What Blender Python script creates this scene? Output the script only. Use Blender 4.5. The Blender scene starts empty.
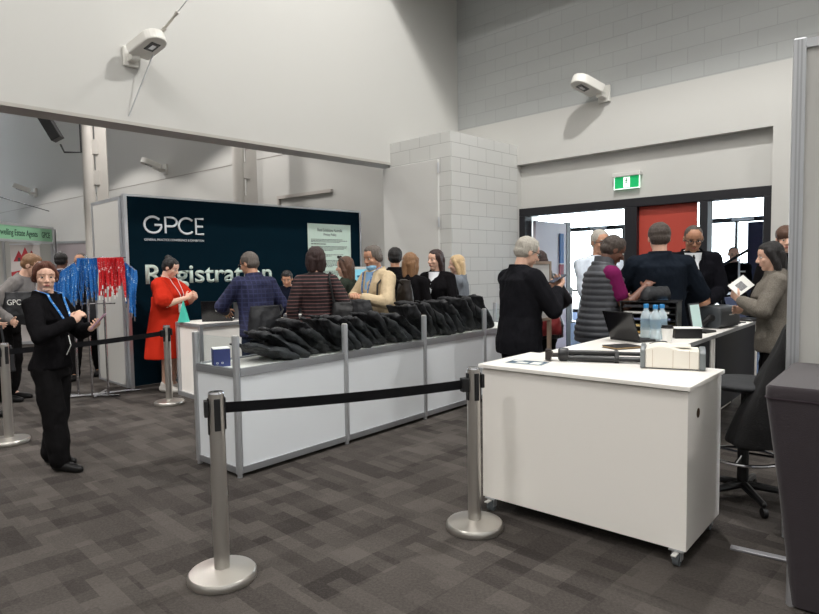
import bpy, bmesh, math, random
from mathutils import Vector, Matrix, noise
random.seed(7)
V=Vector; PI=math.pi; RAD=math.radians
sc=bpy.context.scene; col=sc.collection
# ------------------------------------------------------------------ materials
def lin(c):
    c=c/255.0
    return c/12.92 if c<=.04045 else ((c+.055)/1.055)**2.4
def rgb(r,g,b): return (lin(r),lin(g),lin(b),1)
MATS={}
def mat(name,c,rough=.6,metal=0,bump=0,bscale=60,var=0,spec=.5,stretch=None,sheen=0,coat=0):
    if name in MATS: return MATS[name]
    m=bpy.data.materials.new(name); m.use_nodes=True; nt=m.node_tree; b=nt.nodes['Principled BSDF']
    b.inputs['Base Color'].default_value=rgb(*c); b.inputs['Roughness'].default_value=rough
    b.inputs['Metallic'].default_value=metal; b.inputs['Specular IOR Level'].default_value=spec
    if sheen: b.inputs['Sheen Weight'].default_value=sheen
    if coat: b.inputs['Coat Weight'].default_value=coat
    if bump or var:
        tc=nt.nodes.new('ShaderNodeTexCoord'); mp=nt.nodes.new('ShaderNodeMapping')
        nt.links.new(tc.outputs['Object'],mp.inputs['Vector'])
        if stretch: mp.inputs['Scale'].default_value=stretch
        n=nt.nodes.new('ShaderNodeTexNoise'); n.inputs['Scale'].default_value=bscale; n.inputs['Detail'].default_value=4
        nt.links.new(mp.outputs['Vector'],n.inputs['Vector'])
        if bump:
            bp=nt.nodes.new('ShaderNodeBump'); bp.inputs['Strength'].default_value=bump; bp.inputs['Distance'].default_value=.01
            nt.links.new(n.outputs['Fac'],bp.inputs['Height']); nt.links.new(bp.outputs['Normal'],b.inputs['Normal'])
        if var:
            mx=nt.nodes.new('ShaderNodeMix'); mx.data_type='RGBA'
            mx.inputs['A'].default_value=rgb(*[max(0,x*(1-var)) for x in c]); mx.inputs['B'].default_value=rgb(*[min(255,x*(1+var)) for x in c])
            nt.links.new(n.outputs['Fac'],mx.inputs['Factor']); nt.links.new(mx.outputs['Result'],b.inputs['Base Color'])
    MATS[name]=m; return m
def nodes(m): return m.node_tree, m.node_tree.nodes['Principled BSDF']
def emit(name,c,s):
    if name in MATS: return MATS[name]
    m=mat(name,c); nt,b=nodes(m); b.inputs['Emission Color'].default_value=rgb(*c); b.inputs['Emission Strength'].default_value=s
    return m
def blockwork(name,c,w,h,dark,strength):
    "painted concrete blockwork on a wall whose local X runs along it"
    m=mat(name,c,.7); nt,b=nodes(m); tc=nt.nodes.new('ShaderNodeTexCoord'); se=nt.nodes.new('ShaderNodeSeparateXYZ'); co=nt.nodes.new('ShaderNodeCombineXYZ')
    nt.links.new(tc.outputs['Object'],se.inputs[0]); ad=nt.nodes.new('ShaderNodeMath'); nt.links.new(se.outputs['X'],ad.inputs[0]); nt.links.new(se.outputs['Y'],ad.inputs[1])
    nt.links.new(ad.outputs[0],co.inputs['X']); nt.links.new(se.outputs['Z'],co.inputs['Y'])
    br=nt.nodes.new('ShaderNodeTexBrick'); br.inputs['Scale'].default_value=1; br.inputs['Brick Width'].default_value=w; br.inputs['Row Height'].default_value=h
    br.inputs['Mortar Size'].default_value=.004; br.inputs['Mortar Smooth'].default_value=.3
    br.inputs['Color1'].default_value=rgb(*c); br.inputs['Color2'].default_value=rgb(*[x*.985 for x in c]); br.inputs['Mortar'].default_value=rgb(*[x*dark for x in c])
    nt.links.new(co.outputs[0],br.inputs['Vector']); nt.links.new(br.outputs['Color'],b.inputs['Base Color'])
    bp=nt.nodes.new('ShaderNodeBump'); bp.invert=True; bp.inputs['Strength'].default_value=strength; bp.inputs['Distance'].default_value=.006
    nt.links.new(br.outputs['Fac'],bp.inputs['Height']); nt.links.new(bp.outputs['Normal'],b.inputs['Normal'])
    return m
def carpet(name,c1,c2,ang):
    m=mat(name,c1,.95,spec=.1); nt,b=nodes(m); L=nt.links; tc=nt.nodes.new('ShaderNodeTexCoord')
    def brick(rot,w,h,off):
        mp=nt.nodes.new('ShaderNodeMapping'); mp.inputs['Rotation'].default_value=(0,0,rot); mp.inputs['Location'].default_value=(off,off*.7,0)
        L.new(tc.outputs['Object'],mp.inputs[0]); br=nt.nodes.new('ShaderNodeTexBrick'); br.inputs['Scale'].default_value=1
        br.inputs['Brick Width'].default_value=w; br.inputs['Row Height'].default_value=h; br.inputs['Mortar Size'].default_value=0
        br.offset=.37; br.inputs['Color1'].default_value=(0,0,0,1); br.inputs['Color2'].default_value=(1,1,1,1); L.new(mp.outputs[0],br.inputs['Vector']); return br.outputs['Color']
    a=brick(ang,.33,.085,.1); c=brick(ang+PI/2,.5,.17,.33)
    mx=nt.nodes.new('ShaderNodeMix'); mx.data_type='RGBA'; mx.inputs['Factor'].default_value=.45; L.new(a,mx.inputs['A']); L.new(c,mx.inputs['B'])
    n=nt.nodes.new('ShaderNodeTexNoise'); n.inputs['Scale'].default_value=75; n.inputs['Detail'].default_value=5; n.inputs['Roughness'].default_value=.8; L.new(tc.outputs['Object'],n.inputs['Vector'])
    n2=nt.nodes.new('ShaderNodeTexNoise'); n2.inputs['Scale'].default_value=1.3; n2.inputs['Detail'].default_value=3; L.new(tc.outputs['Object'],n2.inputs['Vector'])
    ad=nt.nodes.new('ShaderNodeMath'); ad.operation='MULTIPLY_ADD'; L.new(n.outputs['Fac'],ad.inputs[0]); ad.inputs[1].default_value=1.6; ad.inputs[2].default_value=-.8
    s=nt.nodes.new('ShaderNodeMath'); L.new(mx.outputs['Result'],s.inputs[0]); L.new(ad.outputs[0],s.inputs[1])
    ad2=nt.nodes.new('ShaderNodeMath'); ad2.operation='MULTIPLY_ADD'; L.new(n2.outputs['Fac'],ad2.inputs[0]); ad2.inputs[1].default_value=.5; ad2.inputs[2].default_value=-.25
    s2=nt.nodes.new('ShaderNodeMath'); s2.use_clamp=True; L.new(s.outputs[0],s2.inputs[0]); L.new(ad2.outputs[0],s2.inputs[1])
    cm=nt.nodes.new('ShaderNodeMix'); cm.data_type='RGBA'; cm.inputs['A'].default_value=rgb(*c1); cm.inputs['B'].default_value=rgb(*c2); L.new(s2.outputs[0],cm.inputs['Factor'])
    L.new(cm.outputs['Result'],b.inputs['Base Color'])
    bp=nt.nodes.new('ShaderNodeBump'); bp.inputs['Strength'].default_value=.5; bp.inputs['Distance'].default_value=.006; L.new(n.outputs['Fac'],bp.inputs['Height']); L.new(bp.outputs['Normal'],b.inputs['Normal'])
    return m
def stripes(name,c1,c2,period,duty,axis='Z',rough=.85,c3=None,p3=.08):
    "woven stripes of a garment; with c3 a second set across makes a plaid"
    m=mat(name,c1,rough,bump=.3,bscale=90); nt,b=nodes(m); L=nt.links; tc=nt.nodes.new('ShaderNodeTexCoord'); se=nt.nodes.new('ShaderNodeSeparateXYZ'); L.new(tc.outputs['Object'],se.inputs[0])
    def band(ax,p,d):
        a=nt.nodes.new('ShaderNodeMath'); a.operation='MULTIPLY'; a.inputs[1].default_value=1/p; L.new(se.outputs[ax],a.inputs[0])
        f=nt.nodes.new('ShaderNodeMath'); f.operation='FRACT'; L.new(a.outputs[0],f.inputs[0])
        g=nt.nodes.new('ShaderNodeMath'); g.operation='LESS_THAN'; g.inputs[1].default_value=d; L.new(f.outputs[0],g.inputs[0]); return g.outputs[0]
    mx=nt.nodes.new('ShaderNodeMix'); mx.data_type='RGBA'; mx.inputs['A'].default_value=rgb(*c1); mx.inputs['B'].default_value=rgb(*c2); L.new(band(axis,period,duty),mx.inputs['Factor'])
    out=mx.outputs['Result']
    if c3:
        m2=nt.nodes.new('ShaderNodeMix'); m2.data_type='RGBA'; L.new(out,m2.inputs['A']); m2.inputs['B'].default_value=rgb(*c3); L.new(band('X',p3,duty),m2.inputs['Factor']); out=m2.outputs['Result']
    L.new(out,b.inputs['Base Color']); return m
def glassy(name,tint=(235,245,245),refl=.08,rough=.02):
    if name in MATS: return MATS[name]
    m=bpy.data.materials.new(name); m.use_nodes=True; nt=m.node_tree; nt.nodes.clear(); o=nt.nodes.new('ShaderNodeOutputMaterial')
    t=nt.nodes.new('ShaderNodeBsdfTransparent'); t.inputs[0].default_value=rgb(*tint); g=nt.nodes.new('ShaderNodeBsdfGlossy'); g.inputs['Roughness'].default_value=rough
    fr=nt.nodes.new('ShaderNodeLayerWeight'); fr.inputs[0].default_value=refl; mx=nt.nodes.new('ShaderNodeMixShader')
    nt.links.new(fr.outputs['Fresnel'],mx.inputs[0]); nt.links.new(t.outputs[0],mx.inputs[1]); nt.links.new(g.outputs[0],mx.inputs[2]); nt.links.new(mx.outputs[0],o.inputs[0])
    MATS[name]=m; return m
def speck(name,c,white,scale,thr,rough=.45):
    "ribbon printed with small pale marks"
    m=mat(name,c,rough); nt,b=nodes(m); L=nt.links; tc=nt.nodes.new('ShaderNodeTexCoord'); n=nt.nodes.new('ShaderNodeTexNoise'); n.inputs['Scale'].default_value=scale; n.inputs['Detail'].default_value=1
    L.new(tc.outputs['Object'],n.inputs['Vector']); g=nt.nodes.new('ShaderNodeMath'); g.operation='GREATER_THAN'; g.inputs[1].default_value=thr; L.new(n.outputs['Fac'],g.inputs[0])
    mx=nt.nodes.new('ShaderNodeMix'); mx.data_type='RGBA'; mx.inputs['A'].default_value=rgb(*c); mx.inputs['B'].default_value=rgb(*white); L.new(g.outputs[0],mx.inputs['Factor']); L.new(mx.outputs['Result'],b.inputs['Base Color']); return m

WHITE=mat('wall paint white',(190,189,185),.75,bump=.05,bscale=200)
LAM=mat('white laminate',(249,245,239),.35,bump=.02,bscale=10)
LAMB=mat('white infill panel',(232,236,240),.4)
ALU=mat('brushed aluminium',(196,198,202),.42,.75,bump=.03,bscale=300,stretch=(1,1,.02))
STEEL=mat('brushed stainless steel',(202,198,192),.3,.85,bump=.06,bscale=200,stretch=(1,1,.02))
CHROME=mat('chrome',(205,205,210),.12,1)
BLACKP=mat('black plastic',(24,24,26),.45)
BLACKG=mat('black gloss plastic',(18,18,21),.2)
WEB=mat('black belt webbing',(20,20,23),.85,bump=.3,bscale=400,spec=.15)
DKGREY=mat('dark grey plastic',(64,68,72),.45)
GREYP=mat('light grey plastic',(205,204,200),.5)
OFFW=mat('warm white plastic',(240,235,224),.45)
PAPER=mat('white paper',(238,238,234),.8)
DKFRAME=mat('black door frame',(22,22,28),.45)
GLASS=glassy('clear glass',(250,253,253),.04)
SHOE=mat('black leather',(18,17,18),.45,spec=.3)
BAGM=mat('black nylon bag',(42,43,46),.55,bump=.5,bscale=35,spec=.35)
# ------------------------------------------------------------------ mesh helpers
class MB:
    def __init__(s): s.v=[]; s.f=[]; s.mi=[]; s.cur=0
    def add(s,vs,fs):
        o=len(s.v); s.v+= [tuple(p) for p in vs]; s.f+=[tuple(i+o for i in f) for f in fs]; s.mi+=[s.cur]*len(fs); return s
    def box(s,x0,x1,y0,y1,z0,z1):
        return s.add([(x,y,z) for x in (x0,x1) for y in (y0,y1) for z in (z0,z1)],[(0,1,3,2),(4,6,7,5),(0,4,5,1),(2,3,7,6),(0,2,6,4),(1,5,7,3)])
    def rings(s,rings,cap=True):
        n=len(rings[0]); vs=[p for r in rings for p in r]; fs=[]
        for i in range(len(rings)-1):
            for j in range(n): fs.append((i*n+j,i*n+(j+1)%n,(i+1)*n+(j+1)%n,(i+1)*n+j))
        if cap: fs.append(tuple(range(n))[::-1]); fs.append(tuple(range((len(rings)-1)*n,len(rings)*n)))
        return s.add(vs,fs)
    def cyl(s,p0,p1,r0,r1=None,n=16,cap=True):
        p0=V(p0);p1=V(p1); r1=r0 if r1 is None else r1; u,w=frame(p1-p0)
        return s.rings([[p+u*(r*math.cos(2*PI*k/n))+w*(r*math.sin(2*PI*k/n)) for k in range(n)] for p,r in((p0,r0),(p1,r1))],cap)
    def lathe(s,prof,c=(0,0,0),n=32):
        return s.rings([[(c[0]+r*math.cos(2*PI*k/n),c[1]+r*math.sin(2*PI*k/n),c[2]+z) for k in range(n)] for r,z in prof])
    def path(s,pts,r,n=8):
        pts=[V(p) for p in pts]; R=[]; u=None
        for i,p in enumerate(pts):
            d=(pts[min(i+1,len(pts)-1)]-pts[max(i-1,0)])
            if u is None: u,w=frame(d)
            else:
                d=d.normalized(); u=(u-d*u.dot(d)).normalized(); w=d.cross(u)
            R.append([p+u*(r*math.cos(2*PI*k/n))+w*(r*math.sin(2*PI*k/n)) for k in range(n)])
        return s.rings(R)
    def cap(s,p0,r0,p1,r1,n=12):
        p0=V(p0);p1=V(p1); d=(p1-p0)
        if d.length<1e-6: d=V((0,0,1e-4))
        u,w=frame(d); d=d.normalized(); R=[]
        for a in (80,50,25,0): R.append((p0-d*r0*math.sin(RAD(a)),r0*math.cos(RAD(a))))
        for a in (0,25,50,80): R.append((p1+d*r1*math.sin(RAD(a)),r1*math.cos(RAD(a))))
        return s.rings([[p+u*(r*math.cos(2*PI*k/n))+w*(r*math.sin(2*PI*k/n)) for k in range(n)] for p,r in R])
    def ell(s,c,r,M=None,n=16,m=10):
        rg=[]
        for i in range(1,m):
            a=-PI/2+PI*i/m
            rg.append([V((c[0]+r[0]*math.cos(a)*math.cos(2*PI*k/n),c[1]+r[1]*math.cos(a)*math.sin(2*PI*k/n),c[2]+r[2]*math.sin(a))) for k in range(n)])
        if M: rg=[[M@p for p in q] for q in rg]
        return s.rings(rg)
    def prism(s,poly,z0,z1):
        n=len(poly); return s.rings([[(x,y,z) for x,y in poly] for z in (z0,z1)])
    def mesh(s,name):
        me=bpy.data.meshes.new(name); me.from_pydata(s.v,[],s.f)
        if any(s.mi): me.polygons.foreach_set('material_index',s.mi)
        bm=bmesh.new(); bm.from_mesh(me); bmesh.ops.recalc_face_normals(bm,faces=bm.faces); bm.to_mesh(me); bm.free(); return me
    def build(s,name,m,parent=None,bevel=0,smooth=False):
        return link(name,s.mesh(name),m,parent,bevel,smooth)
def frame(d):
    d=V(d).normalized(); a=V((0,0,1)) if abs(d.z)<.9 else V((1,0,0)); u=a.cross(d).normalized(); return u,d.cross(u)
def link(name,me,m,parent=None,bevel=0,smooth=False):
    for x in (m if isinstance(m,(list,tuple)) else [m]): me.materials.append(x)
    o=bpy.data.objects.new(name,me); col.objects.link(o)
    if parent: o.parent=parent
    if smooth: smooth_mesh(me,smooth if smooth is not True else None)
    if bevel:
        b=o.modifiers.new('b','BEVEL'); b.width=bevel; b.segments=2; b.limit_method='ANGLE'
    return o
def smooth_mesh(me,ang=None):
    me.polygons.foreach_set('use_smooth',[True]*len(me.polygons)); me.update()
    if ang is None: ang=40
    try: me.set_sharp_from_angle(angle=RAD(ang))
    except Exception: pass
def tag(o,label,cat,group=None,kind=None):
    o['label']=label; o['category']=cat
    if group: o['group']=group
    if kind: o['kind']=kind
    return o
def thing(name,label,cat,loc=(0,0,0),rz=0,group=None):
    o=bpy.data.objects.new(name,None); o.empty_display_size=.1; col.objects.link(o); o.location=loc; o.rotation_euler=(0,0,rz); return tag(o,label,cat,group)
def struct(o,loc=(0,0,0),rz=0):
    o['kind']='structure'; o.location=loc; o.rotation_euler=(0,0,rz); return o
def dup(root,label=None,loc=None,rz=None):
    c=root.copy(); col.objects.link(c)
    for ch in list(root.children):
        k=ch.copy(); col.objects.link(k); k.parent=c
        for g in ch.children:
            q=g.copy(); col.objects.link(q); q.parent=k
    if label: c['label']=label
    if loc is not None: c.location=loc
    if rz is not None: c.rotation_euler=(0,0,rz)
    return c
def temp_eval(o):
    dg=bpy.context.evaluated_depsgraph_get(); dg.update(); me=bpy.data.meshes.new_from_object(o.evaluated_get(dg)); return me
def remesh(mb,name,vox,it=3,fac=.5):
    me=mb.mesh(name); o=bpy.data.objects.new('tmp',me); col.objects.link(o)
    r=o.modifiers.new('r','REMESH'); r.mode='VOXEL'; r.voxel_size=vox
    if it: s=o.modifiers.new('s','SMOOTH'); s.iterations=it; s.factor=fac
    out=temp_eval(o); out.name=name; bpy.data.objects.remove(o); bpy.data.meshes.remove(me)
    out.polygons.foreach_set('use_smooth',[True]*len(out.polygons)); return out
def crumple(me,amp,freq,st=(1,1,1),seed=0,floor=None):
    ns=[v.normal.copy() for v in me.vertices]; off=V((seed*3.1,seed*1.7,seed*5.3))
    for v,n in zip(me.vertices,ns):
        p=v.co; q=V((p.x*st[0],p.y*st[1],p.z*st[2]))*freq+off
        v.co=p+n*(amp*(noise.noise(q)+.5*noise.noise(q*2.1)))
    if floor is not None:
        for v in me.vertices:
            if v.co.z<floor: v.co.z=floor
    me.update()
def text_mesh(s,w=None,h=None,bold=0,ext=.002,spacing=1):
    c=bpy.data.curves.new('t','FONT'); c.body=s; c.size=1; c.offset=bold; c.extrude=0; c.resolution_u=4; c.space_character=spacing
    o=bpy.data.objects.new('t',c); col.objects.link(o); me=temp_eval(o); bpy.data.objects.remove(o); bpy.data.curves.remove(c)
    xs=[v.co.x for v in me.vertices]; ys=[v.co.y for v in me.vertices]; x0,x1=min(xs),max(xs); y0,y1=min(ys),max(ys)
    kx=w/(x1-x0) if w else None; ky=h/(y1-y0) if h else kx; kx=kx or ky
    bm=bmesh.new(); bm.from_mesh(me)
    for v in bm.verts: v.co=V(((v.co.x-x0)*kx,0,(v.co.y-y0)*ky))
    r=bmesh.ops.extrude_face_region(bm,geom=bm.faces[:])
    for e in r['geom']:
        if isinstance(e,bmesh.types.BMVert): e.co.y-=ext
    bmesh.ops.recalc_face_normals(bm,faces=bm.faces); bm.to_mesh(me); bm.free(); return me   # reads along +X, up +Z, faces -Y
def text(name,s,m,parent,loc,w=None,h=None,bold=0,ext=.002,rz=0,rx=0,spacing=1):
    o=link(name,text_mesh(s,w,h,bold,ext,spacing),m,parent); o.location=loc; o.rotation_euler=(rx,0,rz); return o
# ------------------------------------------------------------------ people
SK={'fair':mat('fair skin',(222,178,155),.5,var=.05,bscale=30),'tan':mat('tan skin',(196,146,118),.5,var=.05,bscale=30),'brown':mat('brown skin',(112,74,58),.5,var=.05,bscale=30),'olive':mat('olive skin',(176,128,100),.5,var=.05,bscale=30)}
EYEW=mat('eye white',(225,222,216),.3); IRIS=mat('dark iris',(38,28,22),.3); LIPS=mat('lips',(176,98,92),.5)
def hairm(n,c): return mat('hair '+n,c,.5,bump=.8,bscale=40,stretch=(6,6,.6),var=.25)
HAIR={'auburn':hairm('auburn',(92,52,38)),'black':hairm('black',(24,20,20)),'dark brown':hairm('dark brown',(50,32,30)),'brown':hairm('brown',(88,62,48)),'blonde':hairm('blonde',(196,168,128)),'dark blonde':hairm('dark blonde',(132,98,68)),
 'grey':hairm('grey',(172,166,156)),'salt':hairm('salt',(98,90,84)),'white':hairm('white',(205,200,192)),'stubble':hairm('stubble',(70,60,54))}
def ik(S,W,l1,l2,pole):
    d=W-S; L=min(d.length,(l1+l2)*.999); d=d.normalized(); W=S+d*L
    a=(l1*l1-l2*l2+L*L)/(2*L); hh=math.sqrt(max(0,l1*l1-a*a)); p=V(pole); p=p-d*p.dot(d)
    if p.length<1e-4: p=V((0,-1,0))
    return S+d*a+p.normalized()*hh, W
def hand(mb,E,W,side,palm,curl,k,bend=None):
    d=(W-E).normalized()
    if bend is not None: d=(d+V(bend)).normalized()
    p=V(palm); p=(p-d*p.dot(d)).normalized(); s=d.cross(p).normalized()*side   # s: towards the thumb
    if True:
        c=W+d*.045*k
        M=Matrix(((s.x,d.x,p.x,c.x),(s.y,d.y,p.y,c.y),(s.z,d.z,p.z,c.z),(0,0,0,1)))
        mb.ell((0,0,0),(.042*k,.056*k,.017*k),M)
    mb.cap(W-d*.02*k,.025*k,W+d*.02*k,.026*k)
    for i,(o,l) in enumerate(((.034,.9),(.012,1),(-.010,.94),(-.032,.74))):
        q=W+d*.085*k+s*o*k; a=RAD(curl*.6); fd=(d+s*(o*1.2)).normalized()
        for j,(ln,r) in enumerate(((.042,.0095),(.028,.0085),(.022,.0075))):
            v=fd*math.cos(a)+p*math.sin(a); q2=q+v*ln*l*k; mb.cap(q,r*k,q2,(r-.0006)*k,8); q=q2; a+=RAD(curl*.75)
    q=W+d*.025*k+s*.03*k
    for ln,r,v in((.045,.0125,d*.65+s*.75+p*.25),(.034,.0105,d*.9+s*.2+p*(.3+curl/120)),):
        q2=q+v.normalized()*ln*k; mb.cap(q,r*k,q2,(r-.001)*k,8); q=q2
    return W+d*.09*k+p*.025*k, d, p, s
MALE=[(.45,.094,.072,0),(.5,.1,.074,-.003),(.55,.095,.07,0),(.61,.090,.067,.006),(.67,.096,.069,.007),(.73,.104,.071,.006),(.785,.107,.062,-.002),(.815,.085,.05,-.006),(.84,.05,.042,-.008),(.86,.036,.036,-.008)]
FEM=[(.45,.098,.074,0),(.5,.103,.077,-.004),(.55,.092,.068,0),(.61,.076,.058,.004),(.67,.083,.063,.008),(.725,.09,.076,.014),(.785,.092,.058,0),(.815,.074,.046,-.005),(.84,.043,.037,-.008),(.86,.032,.032,-.008)]
def person(label,pos,face,h,hair,haircol,skin='fair',fem=False,bulk=1,lean=0,head=(0,0),RA=None,LA=None,stride=0,top=None,pants=None,shoes=SHOE,
           shirt=None,tie=None,collar=None,skirt=None,face_on=True,vox=.0055,brow=None,glasses=None,seed=None,stance=.055,group=None,lapel=None,name='person',leg=1):
    """one standing figure; local +Y is where it faces, +X its right hand"""
    seed=seed or len(bpy.data.objects); face_r=-RAD(face)
    root=thing(name,label,'person',(pos[0],pos[1],0),face_r,group)
    P=FEM if fem else MALE; piv=V((0,0,.52*h)); RL=Matrix.Rotation(-RAD(lean),3,'X')
    T=lambda p: piv+RL@(V(p)-piv) if p[2]>.52*h else V(p)
    b2=1+(bulk-1)*.6; sj=(.092 if fem else .107)*h*(1+(bulk-1)*.3)
    def loft(mb,z0,z1,m,k=1,flare=0,n=24):
        R=[]
        zs=[z0]+[p[0] for p in P if z0<p[0]<z1]+[z1]
        for z in zs:
            for a,b in zip(P,P[1:]):
                if a[0]<=z<=b[0]: t=(z-a[0])/(b[0]-a[0]); rx,ry,y=[a[i]+(b[i]-a[i])*t for i in (1,2,3)]; break
            else: rx,ry,y=P[0][1:] if z<P[0][0] else P[-1][1:]
            mm=m+flare*max(0,(.6-z))
            bb=bulk if z<.8 else 1
            R.append([T((( rx*h*bb*k+mm)*math.cos(2*PI*i/n),y*h+(ry*h*bb*k+mm)*math.sin(2*PI*i/n),z*h)) for i in range(n)])
        mb.rings(R)
    # skeleton
    hip=[V((sx*.052*h,0,.5*h)) for sx in (1,-1)]; foot=[V((sx*stance*h,sx*stride,.05*h)) for sx in (1,-1)]
    knee=[ik(a,b,.2265*h,.2265*h,(0,1,0))[0] for a,b in zip(hip,foot)]
    sh=[T((sx*sj,-.004*h,.795*h)) for sx in (1,-1)]; arms=[]
    for i,(A,sx) in enumerate(((RA,1),(LA,-1))):
        A=dict(A or {}); t=A.get('to',(sx*.15*h*(1+(bulk-1)*.5),.03*h,.475*h)); pole=A.get('pole',(sx*.7,-.6,-.5))
        if 'to' not in A: t=tuple(T((t[0],t[1],t[2]))) 
        E_,W_=ik(sh[i],V(t),.172*h,.15*h,pole); arms.append((E_,W_,A))
    pv=T((0,-.004*h,.86*h)); hh=.144*h
    MH=Matrix.Translation(pv)@Matrix.Rotation(-RAD(head[0]),4,'Z')@Matrix.Rotation(-RAD(head[1]),4,'X')@Matrix.Translation((0,.012*h,.066*h))@Matrix.Scale(hh,4)
    # body: one surface
    mb=MB(); loft(mb,.47,.86,-.006)
    for i,sx in enumerate((1,-1)):
        E_,W_,A=arms[i]
        mb.cap(T((sx*.05*h,-.006*h,.81*h)),.03*h,sh[i],.033*h); mb.cap(sh[i],.031*h*b2,E_,.0235*h*b2); mb.cap(E_,.024*h*b2,W_,.0165*h)
        a=A.get('hand',{}); arms[i]=(E_,W_,A)+hand(mb,E_,W_,sx,A.get('palm',(-sx,.3,0)),A.get('curl',30),h/1.7*(.93 if fem else 1.02),A.get('bend'))
        mb.cap(hip[i],.05*h*b2,knee[i],.034*h*b2); mb.cap(knee[i],.034*h*b2,foot[i],.021*h); mb.cap(foot[i],.02*h,foot[i]+V((0,.05*h,-.028*h)),.014*h)
    mb.cap(T((0,-.008*h,.825*h)),.036*h,MH@V((0,-.08,-.25)),.033*h)
    jw=.25 if fem else .275
    mb.ell((0,-.04,.13),(.325,.41,.365),MH); mb.ell((0,.07,-.13),(jw,.295,.34),MH); mb.ell((0,.215,-.385),(.12,.11,.095),MH)
    mb.cap(MH@V((-.13,.3,.10)),(.035 if fem else .05)*hh,MH@V((.13,.3,.10)),(.035 if fem else .05)*hh); mb.cap(MH@V((0,.345,.05)),.03*hh,MH@V((0,.43,-.11)),.05*hh)
    mb.cap(MH@V((-.04,.385,-.13)),.035*hh,MH@V((.04,.385,-.13)),.035*hh)
    mb.cap(MH@V((-.07,.325,-.25)),.04*hh,MH@V((.07,.325,-.25)),.04*hh)
    for sx in (1,-1):
        mb.ell((sx*.17,.235,-.1),(.085,.09,.09),MH); mb.ell((sx*.325,-.03,-.02),(.035,.085,.125),MH)
    me=remesh(mb,'body',vox,2); link('body',me,SK[skin],root)
    # face
    if face_on:
        for sx in (1,-1):
            m=MB(); c=V((sx*.125,.302,.015)); m.ell(c,(.052,.05,.030),None,12,8); me=m.mesh('eye')
            for p in me.polygons:
                q=p.center-c
                if abs(q.x)<.030 and q.y>.0: p.material_index=1
            me.transform(MH); link('eye',me,[EYEW,IRIS],root,smooth=True)
            m=MB(); e=.008 if fem else .014; m.cap((sx*.06,.345,.1),e*.8,(sx*.13,.345,.125),e,8); m.cap((sx*.13,.345,.125),e,(sx*.205,.295,.105),e*.7,8); me=m.mesh('eyebrow'); me.transform(MH); link('eyebrow',me,HAIR[brow or haircol],root,smooth=True)
        m=MB(); m.ell((0,.352,-.238),(.085,.022,.017)); m.ell((0,.35,-.262),(.07,.024,.018)); me=m.mesh('mouth'); me.transform(MH); link('mouth',me,LIPS,root,smooth=True)
    if glasses:
        m=MB()
        for sx in (1,-1):
            pts=[(sx*.135+.095*math.cos(2*PI*k/14),.395,.01+.075*math.sin(2*PI*k/14)) for k in range(15)]; m.path(pts,.012,6)
            m.path([(sx*.225,.39,.03),(sx*.335,.2,.04),(sx*.35,-.02,.03)],.013,6)
        m.path([(-.045,.395,.03),(.045,.395,.03)],.012,6); me=m.mesh('glasses'); me.transform(MH); link('glasses',me,glasses,root,smooth=True)
    # hair
    m=MB(); HC=HAIR[haircol]
    if hair=='bald_rim':
        for sx in (1,-1): m.ell((sx*.2,-.14,.0),(.15,.26,.15),MH)
        m.ell((0,-.28,-.02),(.24,.17,.2),MH)
    elif hair=='shaved': m.ell((0,-.055,.135),(.333,.405,.37),MH); m.ell((0,-.16,-.02),(.32,.3,.2),MH)
    elif hair!='none':
        m.ell((0,-.085,.155),(.37,.405,.385),MH); m.ell((0,-.17,-.02),(.335,.31,.27),MH)
        if hair in('short','wavy'): m.ell((0,.0,.33),(.27,.3,.2),MH)
        if hair=='quiff': m.ell((.02,.08,.36),(.26,.27,.2),MH)
        if hair=='bun': m.ell((.0,.0,.31),(.28,.31,.2),MH); m.ell((0,-.3,.42),(.19,.18,.17),MH); m.ell((0,-.17,.42),(.16,.16,.12),MH)
        if hair=='low_bun':
            m.ell((0,.02,.3),(.3,.3,.2),MH); m.ell((0,-.44,-.02),(.2,.2,.2),MH)
            for sx in (1,-1): m.cap(MH@V((sx*.1,.2,.4)),.12*hh,MH@V((sx*.31,.05,.08)),.1*hh); m.cap(MH@V((sx*.31,.05,.08)),.09*hh,MH@V((sx*.3,-.1,-.1)),.1*hh)
        if hair in('long','bob','shoulder'):
            zl={'long':-.95,'bob':-.42,'shoulder':-.62}[hair]; m.ell((0,-.02,.3),(.31,.33,.22),MH)
            for sx in (1,-1):
                m.cap(MH@V((sx*.27,.03,.18)),.13*hh,MH@V((sx*.31,-.08,-.2)),.12*hh); m.cap(MH@V((sx*.31,-.08,-.2)),.13*hh,MH@V((sx*.27,-.14,zl)),.10*hh)
                m.cap(MH@V((sx*.16,-.27,.0)),.2*hh,MH@V((sx*.15,-.28,zl)),.15*hh)
        if hair=='wavy': 
            for sx in (1,-1): m.ell((sx*.3,-.12,.0),(.1,.22,.2),MH)
            m.ell((0,-.33,-.08),(.28,.16,.22),MH)
        if hair=='crop': m.ell((0,-.02,.3),(.29,.31,.19),MH)
        if hair=='beanie': m.ell((0,-.03,.22),(.375,.43,.35),MH)
    if m.v:
        me=remesh(m,'hair',.006,3); crumple(me,.004 if hair not in('shaved',) else .0005,38,(1,1,.25),seed); link('beanie' if hair=='beanie' else 'hair',me,HC,root)
    # clothes
    if pants:
        m=MB(); loft(m,.445,.6,.010)
        for i in (0,1):
            m.cap(hip[i]+V((0,0,-.01*h)),.060*h*b2,knee[i],.045*h*b2*leg); m.cap(knee[i],.045*h*b2*leg,foot[i]+V((0,-.004,.015)),.036*h*leg)
        me=remesh(m,'trousers',.009,4); crumple(me,.010,10,(1,1,.9),seed); crumple(me,.003,26,(1,1,.8),seed+2); link('trousers',me,pants,root)
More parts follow.
